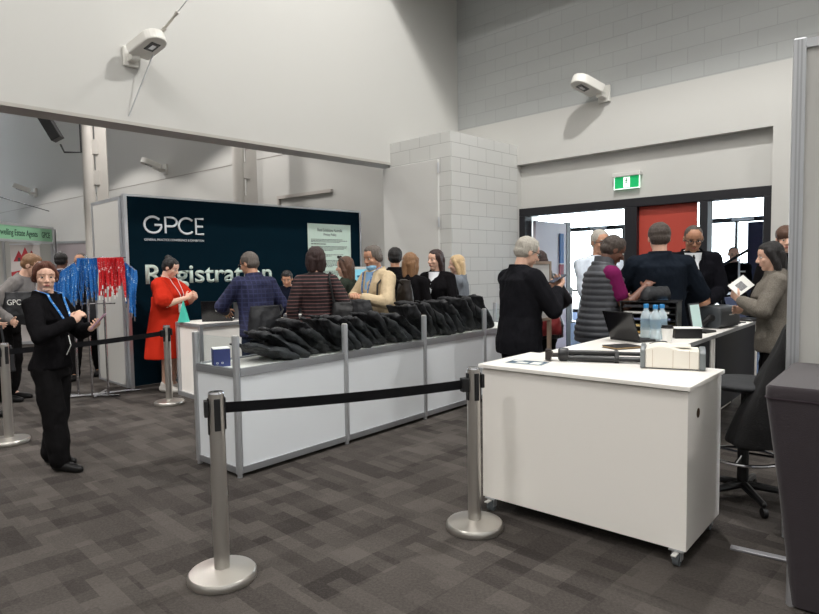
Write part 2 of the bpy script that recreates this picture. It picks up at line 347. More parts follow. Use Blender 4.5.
    for i,sx in enumerate((1,-1)):
        m=MB(); f=foot[i]; x=f.x; y=f.y
        m.cap((x,y-.02*h,.028*h),.026*h,(x,y+.05*h,.022*h),.024*h); m.cap((x,y+.05*h,.020*h),.026*h,(x+sx*.006*h,y+.1*h,.014*h),.020*h); m.cap((x,y-.01*h,.03*h),.026*h,(x,y-.005*h,.06*h),.027*h)
        me=remesh(m,'shoe',.007,3)
        for v in me.vertices: v.co.z=max(v.co.z,.002)
        link('shoe',me,shoes,root)
    def sleeves(m,mar,length,puff=0):
        for i,sx in enumerate((1,-1)):
            E_,W_=arms[i][:2]
            m.cap(T((sx*.045*h,-.006*h,.808*h)),.03*h+mar,sh[i],.035*h*b2+mar)
            if length=='none': continue
            if length=='short': q=sh[i].lerp(E_,.78); m.cap(sh[i],.037*h*b2+mar+puff*.3,q,.034*h*b2+mar+puff); continue
            m.cap(sh[i],.034*h*b2+mar,E_,.0285*h*b2+mar+puff*.3)
            if length=='three': m.cap(E_,.0285*h*b2+mar,E_.lerp(W_,.5),.025*h+mar+puff*.4); continue
            m.cap(E_,.0285*h*b2+mar,E_.lerp(W_,.91),.0195*h+mar)
    if top:
        t=dict(top); mar=t.get('mar',.012); m=MB(); loft(m,t.get('hem',.46),t.get('neck',.85),mar,flare=t.get('flare',.03))
        if t.get('sleeve','long')!='none' or t.get('cap',1): sleeves(m,mar*.8,t.get('sleeve','long'),t.get('puff',0))
        me=remesh(m,t['name'],t.get('vox',.008),4)
        if t.get('ridge'):
            p=t['ridge']; ns=[v.normal.copy() for v in me.vertices]
            for v,n in zip(me.vertices,ns): v.co+=n*(abs(math.sin(PI*v.co.z/p))*.011-.004)
            me.update()
        else: crumple(me,t.get('amp',.007)*1.35,t.get('freq',9),(1,1,.8),seed); crumple(me,.0035,24,(1,1,.6),seed+4)
        link(t['name'],me,t['mat'],root)
        for ex in t.get('under',[]):   # a shirt worn below a vest
            u=dict(ex); m=MB(); loft(m,.5,.85,.006); sleeves(m,.008,u['sleeve']); me=remesh(m,u['name'],.007,3); crumple(me,.004,12,(1,1,1),seed); link(u['name'],me,u['mat'],root)
        ysurf=lambda z:[(a[2]+(b[2]-a[2])*((z-a[0])/(b[0]-a[0])))*h*bulk+mar+(a[3]+(b[3]-a[3])*((z-a[0])/(b[0]-a[0])))*h for a,b in zip(P,P[1:]) if a[0]<=z<=b[0]][0]
        if shirt:
            m=MB(); n=7; rows=[]
            z1,z0=.842,t.get('vee',.66)
            for k in range(n):
                z=z0+(z1-z0)*k/(n-1); w=(.004+.040*(k/(n-1)))*h; y=ysurf(min(z,.835)); rows.append([T((w*(q/3.0)*1.0,y-.006*h*abs(q/3.0)**2*(1+2*k/n)+d,z*h)) for d,rng in((.006,range(-3,4)),(-.03,range(3,-4,-1))) for q in rng])
            m.rings(rows); link(shirt[0],m.mesh(shirt[0]),shirt[1],root,smooth=True)
            if tie:
                m=MB(); rr=[]
                for z,w in((.832,.010),(.815,.014),(.808,.010),(.74,.020),(t.get('vee',.66)+.01,.018)):
                    y=ysurf(min(z,.835))+.008; rr.append([T((-w,y,z*h)),T((0,y+.006,z*h)),T((w,y,z*h)),T((0,y-.012,z*h))])
                m.rings(rr); link('tie',m.mesh('tie'),tie,root,smooth=True)
            if lapel:
                for sx in (1,-1):
                    m=MB(); rr=[]
                    for k in range(6):
                        z=z0+(z1-z0)*k/5; w=(.006+.042*(k/5))*h; y=ysurf(min(z,.835)); wd=(.006+.024*math.sin(PI*min(1,.15+k/5*.8)))*h
                        rr.append([T((sx*w,y+.004,z*h)),T((sx*(w+wd*.5),y+.007-.002*k,z*h)),T((sx*(w+wd),y-.004-.004*k,z*h)),T((sx*(w+wd*.5),y-.014,z*h))])
                    m.rings(rr); link('lapel',m.mesh('lapel'),lapel,root,smooth=True)
        if t['name'] in('jacket','coat','blazer'):
            m=MB(); R=[]; r0=.004
            for z,rx,ry,y,dip in((.822,.068,.060,-.006,.05),(.846,.056,.053,-.008,.045),(.860,.050,.049,-.010,.035),(.861,.045,.044,-.010,.035),(.835,.046,.043,-.008,.045)):
                R.append([T(((rx*h+r0)*math.cos(q),y*h+(ry*h+r0)*math.sin(q)*(1.15 if math.sin(q)>0 else 1),z*h-dip*h*max(0,math.sin(q))**1.5)) for q in [RAD(122+296*k/24) for k in range(25)]])
            R2=[[R[i][k] for i in range(5)] for k in range(25)]; m.rings(R2); link('jacket_collar',m.mesh('jacket_collar'),t['mat'],root,smooth=True)
        if collar:
            m=MB(); R=[]
            for z,rx,ry,y in((.826,.058,.05,-.006),(.84,.048,.045,-.007),(.853,.043,.043,-.008),(.855,.037,.038,-.008),(.84,.035,.036,-.008)):
                R.append([T((rx*h*math.cos(2*PI*k/20),y*h+ry*h*math.sin(2*PI*k/20),z*h-.012*h*max(0,math.sin(2*PI*k/20)))) for k in range(20)])
            m.rings(R,False); link('collar',m.mesh('collar'),collar,root,smooth=True)
    if skirt:
        m=MB(); n=48; R=[]
        for z,rx,ry in skirt['prof']:
            fl=max(0,(.6-z))*skirt.get('fold',.1)
            R.append([T(((rx*h+fl*.2*math.sin(9*2*PI*k/n)*.5)*math.cos(2*PI*k/n),(ry*h+fl*.2*math.sin(9*2*PI*k/n+1)*.5)*math.sin(2*PI*k/n),z*h)) for k in range(n)])
        m.rings(R); me=remesh(m,skirt['name'],.009,3); crumple(me,.006,8,(1,1,.3),seed); link(skirt['name'],me,skirt['mat'],root)
    MW=Matrix.Translation((pos[0],pos[1],0))@Matrix.Rotation(face_r,4,'Z')
    root['_']=0; del root['_']
    return dict(root=root,M=MW,MH=MW@MH,mh=MH,T=T,R=[MW@arms[0][1],MW@arms[0][3]],L=[MW@arms[1][1],MW@arms[1][3]],arms=arms,h=h,sh=[MW@s for s in sh],ysurf=(ysurf if top else None),face=face_r)
def at(px,d): return ((px-409.5)/605*d,d)      # a spot on the floor from bearing and distance
# ------------------------------------------------------------------ the setting
TA=RAD(45.7); TB=RAD(-44.3); W0=(.87,10.52,0)
BLK=blockwork('painted blockwork',(196,196,193),.40,.20,.78,.5); BLKU=blockwork('shade darkened blockwork',(166,168,167),.40,.20,.93,.5)  # BLKU is greyed further, with the upper wall's shade put into its colour
CARPET=carpet('charcoal carpet tiles',(53,49,47),(91,86,82),RAD(45)); BLUEC=mat('blue carpet',(70,92,128),.95,bump=.3,bscale=150,var=.1)
STONE=mat('pale concrete paving',(190,188,182),.9,var=.05,bscale=3)
m=MB(); m.box(-24,14,-8,10.8,-.05,0); struct(m.build('floor',CARPET))
m=MB(); m.box(-24,-.001,10.8,27,-.05,0); struct(m.build('floor_far_hall',CARPET))
# big wall above the wide opening
m=MB(); m.box(-15,.2,0,.3,3.06,12.5); struct(m.build('wall_left',WHITE),W0,TA)
m=MB(); m.box(-15,-.02,-.012,.312,3.03,3.065); struct(m.build('trim_1',mat('opening edge trim',(170,166,160),.6)),W0,TA)
# right wall: jamb, header, upper part
m=MB(); m.box(0,1.2,0,.3,0,3.05); m.box(4.77,11,0,.3,0,3.05); m.box(0,11,0,.3,3.05,3.78); m.box(1.2,4.77,.13,.3,2.36,3.05); struct(m.build('wall_right',WHITE),W0,TB)
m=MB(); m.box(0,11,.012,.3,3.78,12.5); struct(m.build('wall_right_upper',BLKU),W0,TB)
# blockwork store in the corner
m=MB(); m.box(0,1.21,-1.62,0,0,3.35); struct(m.build('wall_store',BLK),W0,TB)
m=MB(); m.box(-.12,1.0,-1.66,-1.622,0,2.98); d=struct(m.build('door_1',mat('white door leaf',(200,199,196),.6),bevel=.004),W0,TB)
for z in (.5,2.1,2.86):
    m=MB(); m.cyl((1.012,-1.665,z-.07),(1.012,-1.665,z+.07),.014); m.build('door_hinge',ALU,d)
# operable wall track post
m=MB(); m.box(-.33,-.20,-.02,.12,0,3.03); struct(m.build('trim_2',mat('black track post',(20,20,20),.6)),W0,TA)
m=MB(); m.box(-.42,-.335,.0,.12,0,3.03); struct(m.build('trim_3',WHITE),W0,TA)
# ceiling, unseen slab added to shade the upper walls, other walls of the hall
m=MB(); m.box(-24,14,-8,27,12.5,12.7); struct(m.build('ceiling',mat('ceiling paint',(215,213,210),.9)))
m=MB(); m.box(0,11,-2.0,.0,6.0,6.12); struct(m.build('shade_slab',WHITE),W0,TB)
m=MB(); m.box(-24,14,-8.2,-8,0,12.5); struct(m.build('wall_rear',WHITE))
m=MB(); m.box(14,14.2,-8,1.5,0,12.5); struct(m.build('wall_side',WHITE))
m=MB(); m.box(-24.2,-24,-8,27,0,12.5); struct(m.build('wall_far_side',WHITE))
# far hall wall
TF=math.atan2(-.64,.77)
m=MB(); m.box(-26,.9,0,.25,0,12.5); fw=struct(m.build('wall_far',WHITE),(-1.1,10.95,0),TF)
m=MB(); m.box(-20,.2,-.008,0,3.72,3.735); struct(m.build('trim_4',mat('panel joint',(150,146,140),.8)),(-1.1,10.95,0),TF)
# recess in the far wall (shallow door hood)
m=MB(); m.box(-1.9,-.35,-.06,0,2.86,2.92); m.box(-1.9,-1.85,-.06,0,0,2.86); struct(m.build('trim_5',mat('door hood grey',(178,172,166),.7)),(-1.1,10.95,0),TF)
# columns of the far hall: round post with channel track and square pier
CM=mat('grey column paint',(182,178,172),.6)
def column(x,y):
    m=MB(); m.cyl((0,0,0),(0,0,12.4),.11,n=24); m.box(.14,.34,-.02,.10,0,12.4)
    for z in (2.6,3.2,3.8,4.4): m.box(.08,.2,-.06,.04,z,z+.28)
    o=m.build('wall_column',CM,smooth=True); return struct(o,(x,y,0),RAD(20))
column(-6.3,12.1); column(-3.2,11.6)
# ---- entrance: dark frame, red panel, foyer
F=MB(); F.box(1.2,4.77,.06,.26,2.25,2.37); F.box(1.2,1.31,.06,.26,0,2.25); F.box(2.94,3.12,.06,.26,0,2.25); F.box(3.94,4.04,.06,.26,0,2.25); F.box(4.67,4.77,.06,.26,0,2.25)
fr=struct(F.build('trim_door_frame',DKFRAME,bevel=.006),W0,TB)
m=MB(); m.box(3.12,3.88,.14,.18,0.02,2.25); struct(m.build('door_2',mat('red door panel',(172,62,48),.55),bevel=.004),W0,TB)
m=MB(); m.box(1.33,1.38,.26,1.22,.01,2.18); d3=struct(m.build('door_3',mat('mauve grey door leaf',(206,196,208),.35),bevel=.004),W0,TB)
m=MB(); m.box(1.325,1.385,1.22,1.36,.01,2.2); m.build('door_stile',DKFRAME,d3)
m=MB(); m.box(1.384,1.40,.98,1.10,1.5,2.0); m.build('door_sticker',mat('blue notice',(60,120,190),.6),d3)
m=MB(); m.box(1.384,1.40,.98,1.10,1.0,1.48); m.build('door_sticker',mat('red notice',(176,60,84),.6),d3)
# foyer shell
m=MB(); m.box(-4.2,6,.3,9.2,-.05,0.004); struct(m.build('floor_foyer',BLUEC),W0,TB)
m=MB(); m.box(-4.2,6,.3,9.3,3.4,3.5); struct(m.build('ceiling_foyer',WHITE),W0,TB)
m=MB(); m.box(5.6,6,.3,9.2,0,3.4); struct(m.build('wall_foyer',WHITE),W0,TB)
m=MB(); m.box(-4.4,-4.2,.3,9.2,0,3.4); struct(m.build('wall_foyer_side',WHITE),W0,TB)
m=MB(); m.box(-40,45,9.4,80,-.12,-.05); struct(m.build('ground_outside',STONE),W0,TB)
def glazed_door(n,x0,x1,xm):
    F=MB(); y0,y1=9.05,9.17; t=.06
    F.box(x0-t,x1+t,y0,y1,2.52,2.64)
    for x in (x0-t,xm-t/2,x1): F.box(x,x+t,y0,y1,0,2.52)
    F.box(x0,x1,y0,y1,0,.10)
    o=struct(F.build('door_%d'%n,DKFRAME),W0,TB)
    m=MB(); m.box(x0,x1,y0+.05,y0+.06,.10,2.52); m.build('door_glass',GLASS,o)
    m=MB(); m.box(xm-.13,xm-.10,y0-.05,y0,.85,1.35); m.box(xm+.10,xm+.13,y0-.05,y0,.85,1.35); m.build('door_handle',ALU,o)
    m=MB(); m.box((x0+x1)/2-.05,(x0+x1)/2+.45,y0-.07,y0,2.55,2.62); m.build('door_closer',ALU,o)
glazed_door(4,-3.12,-1.27,-2.17); glazed_door(5,1.0,2.52,1.80)
m=MB(); m.box(-4.2,6,9.1,9.11,2.64,3.4); m.box(-4.2,-3.2,9.1,9.11,0,2.64); m.box(-1.2,.93,9.1,9.11,0,2.64); m.box(2.6,6,9.1,9.11,0,2.64); struct(m.build('window_1',GLASS),W0,TB)
# ------------------------------------------------------------------ wall fittings
def flood(loc,rz,label,k=1,flip=1):
    t=thing('floodlight',label,'light fixture',loc,rz,'rounded floodlights on the walls'); G=mat('fixture grey white',(214,212,206),.5)
    m=MB(); m.box(-.09*k,.09*k,-.05*k,0,-.12*k,.12*k); m.build('wall_bracket',G,t,bevel=.01)
    m=MB(); m.box(-.05*k,.05*k,-.2*k,-.04*k,-.07*k,.0); m.build('arm',G,t,bevel=.01)
    m=MB(); pts=[]
    for i in range(17): a=-PI/2-PI/2+PI*i/16; pts.append((.14*k*math.cos(a+PI/2+PI/2+PI),-.46*k+.14*k*math.sin(a)) )
    pts=[(-.15*k,-.12*k)]+[(-.15*k*math.cos(PI*i/14),-.42*k-.15*k*math.sin(PI*i/14)) for i in range(15)]+[(.15*k,-.12*k)]
    m.prism(pts,-.065*k,.065*k); h=m.build('lamp_head',G,t,bevel=.015); h.location=(0,-.03*k,-.01*k); h.rotation_euler=(RAD(-20),0,RAD(18*flip))
    m=MB(); m.box(-.065*k,.065*k,-.46*k,-.30*k,-.07*k,-.05*k); l=m.build('lens',mat('dark lens glass',(46,46,48),.15),h)
    m=MB(); m.box(-.03*k,.03*k,-.42*k,-.34*k,-.076*k,-.07*k); m.build('reflector',CHROME,h)
    return t
ax=lambda s,o=0,z=0:(W0[0]+s*math.cos(TA)-o*-math.sin(TA)*-1, W0[1]+s*math.sin(TA)-o*math.cos(TA), z)
def onA(s,out,z): return (W0[0]+s*math.cos(TA)+out*math.sin(TA), W0[1]+s*math.sin(TA)-out*math.cos(TA), z)
def onB(s,out,z): return (W0[0]+s*math.cos(TB)+out*math.sin(TB), W0[1]+s*math.sin(TB)-out*math.cos(TB), z)
flood(onA(-5.46,0,3.74),TA,'rounded white floodlight on the big wall above the wide opening',.86)
flood(onB(2.68,0,3.84),TB,'rounded white floodlight on the wall above the exit sign',.95,-1.4)
def onF(s,out,z): return (-1.1+s*math.cos(TF)+out*math.sin(TF), 10.95+s*math.sin(TF)-out*math.cos(TF), z)
flood(onF(-6.2,0,3.95),TF,'rounded white floodlight on the far hall wall just above the dark green backdrop',1.0,-1)
flood(onF(-14.6,0,4.15),TF,'rounded white floodlight on the far hall wall above the green booth fascia',1.15,-1)
# steel guy wire with its turnbuckle
t=thing('guy_wire','thin steel guy wire with turnbuckle slanting off the big wall beside the floodlight','wire',onA(-5.5,.01,3.10))
ox=V(t.location); p0=V(onA(-5.5,.012,3.12)); p1=V((-2.57,6.58,4.0)); p2=V((-2.07,6.16,4.22)); p3=p2+(p2-p1)*2
m=MB(); m.path([p0-ox,p1-ox],.006,6); m.build('lower_cable',ALU,t,smooth=True); m=MB(); m.path([p1-ox,p3-ox],.005,6); m.build('upper_cable',ALU,t,smooth=True)
q=p1.lerp(p2,.1); r=p1.lerp(p2,.42); m=MB(); m.cyl(q-ox,r-ox,.014,n=8); m.cyl(p1-ox,q-ox,.022,n=8); m.cyl(r-ox,p1.lerp(p2,.5)-ox,.02,n=8); m.build('turnbuckle',STEEL,t)
m=MB(); a=V((-9.2,10.6,3.55)); b=V((-6.0,10.2,2.5)); m.path([a-a,a.lerp(b,.5)-a-V((0,0,.05)),b-a],.008,6); o=m.build('cable',BLACKP,smooth=True); o.location=a; tag(o,'thin dark cable sagging across the far hall above the booths','cable')
# black loudspeaker hung by the column
t=thing('hanging_loudspeaker','slim black loudspeaker tilted on a bracket beside the grey column','loudspeaker',(-6.08,11.2,4.02),RAD(8))
m=MB(); m.box(-.09,.09,-.1,.1,-.30,.30); o=m.build('cabinet',BLACKP,t,bevel=.01); o.location=(-.4,0,.13); o.rotation_euler=(0,RAD(-28),0)
m=MB(); m.path([(-.22,0,-.22),(-.16,0,-.36),(.13,0,-.36),(.13,0,.2)],.018,6); m.build('bracket',BLACKP,t)
# exit sign
t=thing('exit_sign','green and white illuminated exit sign with running figure above the entrance','sign',onB(2.97,-.13,2.62),TB)
m=MB(); m.box(-.2,.2,-.09,0,.06,.12); m.build('housing',GREYP,t,bevel=.008)
m=MB(); m.box(-.18,.18,-.06,-.045,-.10,.06); face=m.build('sign_face',emit('exit sign green',(0,150,84),.7),t)
m=MB(); m.box(-.045,.045,-.066,-.06,-.09,.05); m.build('white_field',emit('exit sign white',(235,250,240),1.0),face)
m=MB(); GD=mat('exit figure green',(0,110,60),.6)
m.ell((.006,-.069,.03),(.010,.003,.010)); m.cap((0,-.069,.015),.007,(-.006,-.069,-.02),.007,8); m.cap((-.006,-.069,-.02),.005,(-.022,-.069,-.035),.004,8); m.cap((-.022,-.069,-.035),.004,(-.018,-.069,-.06),.004,8); m.cap((-.004,-.069,-.02),.005,(.015,-.069,-.04),.004,8); m.cap((.015,-.069,-.04),.004,(.03,-.069,-.045),.004,8); m.cap((0,-.069,.012),.004,(.022,-.069,-.002),.004,8); m.cap((0,-.069,.012),.004,(-.022,-.069,.002),.004,8)
m.build('running_figure',GD,face)
m=MB()
for s in (-1,1): m.box(s*.18-.004,s*.18+.004,-.066,-.044,-.105,.06)
m.box(-.184,.184,-.066,-.044,-.11,-.10); m.build('rim',emit('exit sign white',(235,250,240),1.0),t)
# ------------------------------------------------------------------ registration backdrop
NAVY=mat('dark blue green fabric',(13,32,42),1,spec=0); MINT=mat('pale mint print',(206,222,212),.8); WPRINT=mat('white print',(232,236,240),.8)
t=thing('backdrop_wall','dark blue green backdrop wall printed with white lettering','backdrop',(-3.48,7.55,0),TA)
m=MB(); m.box(0,3.8,0,.06,.02,2.4); m.build('printed_panel',NAVY,t)
m=MB(); m.box(-.04,0,-.012,.06,0,2.42); m.box(3.8,3.83,-.01,.06,0,2.4); m.box(-.04,3.83,-.008,.06,2.4,2.425); m.build('frame',ALU,t)
# lettering: geometric thin strokes
def stroke_word(parent,x0,z0,w,h,r):
    m=MB(); X=lambda u:x0+u*w; Z=lambda v:z0+v*h
    def arc(cx,rx,cz,rz,a0,a1,n=22): return [(X(cx)+rx*w*math.cos(RAD(a0+(a1-a0)*i/n)),-.004,Z(cz)+rz*h*math.sin(RAD(a0+(a1-a0)*i/n))) for i in range(n+1)]
    m.path(arc(.145,.137,.5,.5,42,360)+[(X(.17),-.004,Z(.5))],r); 
    m.path([(X(.345),-.004,Z(0)),(X(.345),-.004,Z(1)),(X(.44),-.004,Z(1))]+[(X(.44)+.095*w*math.cos(RAD(a)),-.004,Z(.72)+.28*h*math.sin(RAD(a))) for a in range(80,-91,-15)]+[(X(.345),-.004,Z(.44))],r)
    m.path(arc(.705,.137,.5,.5,45,315),r)
    m.path([(X(1),-.004,Z(1)),(X(.865),-.004,Z(1)),(X(.865),-.004,Z(0)),(X(1),-.004,Z(0))],r); m.path([(X(.865),-.004,Z(.5)),(X(.985),-.004,Z(.5))],r)
    o=m.build('logo_lettering',WPRINT,parent); return o
stroke_word(t,.20,1.955,.80,.205,.0145)
text('small_lettering','GENERAL PRACTICE CONFERENCE & EXHIBITION',WPRINT,t,(.2,-.002,1.855),w=.80,h=.028)
text('title_lettering','Registration',MINT,t,(.195,-.002,1.225),w=1.86,h=.325,bold=.018)
m=MB(); m.box(-.98,0,0,.05,.03,2.36); 
r=thing('backdrop_return','white return panel with aluminium edges at the end of the dark backdrop','panel',(-3.545,7.58,0),TB)
m=MB(); m.box(-.95,-.04,-.03,.03,.03,2.36); m.build('white_panel',WHITE,r)
m=MB(); m.box(-.04,.0,-.04,.04,0,2.4); m.box(-.99,-.95,-.04,.04,0,2.4); m.box(-.95,-.04,-.035,.035,2.36,2.40); m.box(-.95,-.04,-.035,.035,0,.03); m.build('frame',ALU,r)
# policy poster
p=thing('policy_poster','pale mint policy poster of small black print on the dark backdrop','poster',(-1.573,9.507-.012,.93),TA)
m=MB(); m.box(0,.87,-.006,0,0,1.25); m.build('sheet',mat('pale mint paper',(200,218,206),.8),p)
INK=mat('black ink',(38,44,46),.8)
text('heading','Reed Exhibitions Australia',INK,p,(.19,-.007,1.13),w=.50,h=.05,bold=.006,ext=.001); text('heading','Privacy Policy',INK,p,(.31,-.007,1.055),w=.26,h=.05,bold=.006,ext=.001)
m=MB(); rr=random.Random(3); z=1.0
for blk in (3,1,4,1,2,1,6,1,5,1,6,4):
    bold=blk==1
    for i in range(blk):
        x=.06; end=.06+(rr.uniform(.2,.3) if bold else rr.uniform(.6,.75) if i<blk-1 else rr.uniform(.3,.6))
        while x<end:
            w=rr.uniform(.015,.05); m.box(x,min(x+w,end),-.0068,-.006,z,z+(.014 if bold else .009)); x+=w+.008
        z-=.02
    z-=.016
m.build('small_print',INK,p)
# ------------------------------------------------------------------ aluminium showcase counter
TC=RAD(49.5); C0=(-1.21,4.17,0); ML=1.035; NM=4; DP=.52; HT=.77; HP=1.0
CT=thing('showcase_counter','long white counter framed in aluminium posts with a glass screen, topped with black bags','counter',C0,TC)
for i in range(NM+1):
    for y in (0,DP):
        m=MB(); m.cyl((i*ML,y,.03),(i*ML,y,HP if y==0 else (HP if i in(0,NM) else HT)),.026,n=8); m.cyl((i*ML,y,0.002),(i*ML,y,.03),.018,n=10)
        po=m.build('post',ALU,CT); 
        m=MB(); m.cyl((i*ML,y,HP if y==0 or i in (0,NM) else HT),(i*ML,y,(HP if y==0 or i in(0,NM) else HT)+.006),.022,n=12); m.build('post_cap',GREYP,po)
RAILM=mat('grey aluminium rail',(172,174,178),.45,.7)
for i in range(NM):
    for y in (0,DP):
        m=MB(); x0=i*ML+.024; x1=(i+1)*ML-.024
        m.box(x0,x1,y-.016,y+.016,.03,.075); m.build('rail',RAILM,CT); m=MB(); m.box(x0,x1,y-.018,y+.018,HT-.055,HT-.012); m.box(x0,x1,y-.014,y+.014,HT-.013,HT); m.build('rail',RAILM,CT)
        m=MB(); m.box(x0,x1,y-.006,y+.006,.075,HT-.05); m.build('infill_panel',LAMB,CT)
    m=MB(); m.box(i*ML+.024,(i+1)*ML-.024,-.003,.003,HT,HP-.012); m.build('glass_screen',GLASS,CT)
for x in (0,NM*ML):
    m=MB(); m.box(x-.016,x+.016,.024,DP-.024,.03,.075); m.build('rail',RAILM,CT); m=MB(); m.box(x-.018,x+.018,.024,DP-.024,HT-.055,HT-.012); m.box(x-.014,x+.014,.024,DP-.024,HT-.013,HT); m.build('rail',RAILM,CT)
    m=MB(); m.box(x-.006,x+.006,.024,DP-.024,.075,HT-.05); m.build('infill_panel',LAMB,CT)
    m=MB(); m.box(x-.003,x+.003,.024,DP-.024,HT,HP-.012); m.build('glass_screen',GLASS,CT)
m=MB(); m.box(.019,NM*ML-.019,.019,DP-.019,HT-.03,HT-.012); m.build('countertop',LAM,CT)
def cw(x,y,z): return (C0[0]+x*math.cos(TC)-y*math.sin(TC),C0[1]+x*math.sin(TC)+y*math.cos(TC),z)
# box on the counter
t=thing('tissue_box','small dark blue box with a white top at the open end of the counter','box',cw(.07,.30,HT-.011),TC+RAD(-25))
m=MB(); m.box(-.06,.06,-.06,.06,0,.128); m.build('carton',mat('dark blue card',(52,60,112),.6),t,bevel=.003); m=MB(); m.box(-.06,.06,-.06,.06,.128,.134); m.build('lid',PAPER,t,bevel=.002)
text('printed_marks','o  o',PAPER,t,(-.04,-.0605,.02),w=.05,ext=.001)
# tote bags slumped on one another
def bag_mesh(seed,w=.40,h=.40,t=.08):
    m=MB(); nx,nz=14,14; R=random.Random(seed)
    ring=[]
    for k in range(nz+1):
        u=k/nz; zz=h*u; th=t*(.35+.65*math.sin(PI*min(1,.12+u*.95))); ww=w*(1-.10*u)
        r=[]
        for i in range(28):
            a=2*PI*i/28; cx=math.copysign(abs(math.cos(a))**.5,math.cos(a)); cy=math.copysign(abs(math.sin(a))**.8,math.sin(a)); r.append((ww/2*cx,th/2*cy,zz))
        ring.append(r)
    m.rings(ring); me=remesh(m,'bag',.011,2); crumple(me,.034,6,(1,1,.8),seed); crumple(me,.014,17,(1,1,.7),seed+9)
    return me
bags=[bag_mesh(i+1) for i in range(6)]
for b in bags: b.materials.append(BAGM)
HANDLE=[]
for i in range(3):
    m=MB(); r=random.Random(i); m.path([(-.08,-.02,.34),(-.09+r.uniform(-.02,.02),-.055,.37),(-.05,-.075,.30+r.uniform(-.04,.02)),(.04,-.08,.27),(.09,-.06,.35),(.08,-.02,.34)],.010,6); HANDLE.append(m.mesh('handle')); HANDLE[-1].materials.append(WEB)
R=random.Random(11); NB=25; prev=None
words=['first','second','third','fourth','fifth','sixth','seventh','eighth','ninth','tenth','eleventh','twelfth','thirteenth','fourteenth','fifteenth','sixteenth','seventeenth','eighteenth','nineteenth','twentieth','twenty-first','twenty-second','twenty-third','twenty-fourth','twenty-fifth']
for i in range(NB):
    x=.62+i*.117; lean=56-22*(i/NB)+R.uniform(-9,9)
    if i==0: lean=72
    if i==1: lean=60
    lab='empty black tote bag slumped on the counter, %s from its blue box end'%words[i] if i<NB-1 else 'black tote bag at the entrance end of the row on the counter'
    o=thing('tote_bag',lab,'bag',cw(x,.265+R.uniform(-.01,.01),HT-.002),0,'black tote bags piled along the counter')
    # lean back along the counter towards its near end
    o.rotation_euler=(Matrix.Rotation(TC+RAD(R.uniform(-5,5)),4,'Z')@Matrix.Rotation(RAD(-lean),4,'Y')@Matrix.Rotation(PI/2,4,'Z')).to_euler()
    q=bpy.data.objects.new('pouch',bags[i%6]); col.objects.link(q); q.parent=o; q.location=(0,0,.02); q.scale=(1.0,1,.93+.1*R.random())
    q=bpy.data.objects.new('handle',HANDLE[i%3]); col.objects.link(q); q.parent=o; q.location=(0,0,-.06)
# ------------------------------------------------------------------ white cabinet on castors and the desks behind it (shared local frame)
TD=RAD(-41); D0=(.41,3.55,0)
def dw(x,y,z=0): return (D0[0]+x*math.cos(TD)-y*math.sin(TD),D0[1]+x*math.sin(TD)+y*math.cos(TD),z)
t=thing('rolling_cabinet','large white laminate cabinet on castors behind the chrome post','cabinet',D0,TD)
m=MB(); m.box(.01,1.165,.01,.59,.083,.852); m.build('body',LAM,t,bevel=.002)
m=MB(); m.box(-.005,1.18,-.012,.60,.86,.882); m.build('top',LAM,t,bevel=.003)
m=MB(); m.box(.015,1.16,.015,.585,.852,.86); m.build('shadow_gap',mat('grey edge band',(150,146,140),.6),t)
m=MB(); m.cyl((1.1655,.17,.725),(1.167,.17,.725),.024,n=20); m.build('cable_hole',mat('raw chipboard hole',(70,48,28),.8),t)
for x,y in((.06,.035),(1.12,.035),(.06,.555),(1.12,.555)):
    m=MB(); m.box(x-.035,x+.035,y-.03,y+.03,.075,.083); m.box(x-.022,x-.017,y-.020,y+.016,.028,.076); m.box(x+.017,x+.022,y-.020,y+.016,.028,.076); c=m.build('castor',ALU,t)
    m=MB(); m.cyl((x-.014,y-.008,.035),(x+.014,y-.008,.035),.034,n=24); m.build('wheel',mat('grey rubber wheel',(98,104,108),.5),c,smooth=True)
    m=MB(); m.box(x-.012,x+.012,y-.07,y-.02,.064,.071); m.build('brake_pedal',GREYP,c,bevel=.002)
def desk(label,x0,x1,y0,y1):
    t=thing('desk',label,'desk',dw(x0,y0),TD); w=x1-x0; d=y1-y0
    m=MB(); m.box(0,w,0,d,.855,.88); m.build('desktop',LAM,t,bevel=.002)
    m=MB(); m.box(w-.003,w+.002,0,d,.852,.881); m.build('edge_band',RAILM,t)
    PN=mat('dark navy panel',(28,30,38),.6)
    m=MB(); m.box(w-.05,w-.03,.06,d-.06,.22,.852); m.build('modesty_panel',PN,t)
    m=MB(); m.box(.01,.03,0.01,d-.01,0.005,.852); m.build('side_panel',LAM,t)
    for yy in (.0,d-.06):
        m=MB(); m.box(w-.1,w-.02,yy,yy+.05,0.003,.853); m.build('leg',LAM,t)
    return t
desk('white counter height desk set against the rolling cabinet, bottles on it',.06,.70,.62,2.33)
desk('narrow white desk carrying the big dark label printer',.42,.70,2.34,3.95)
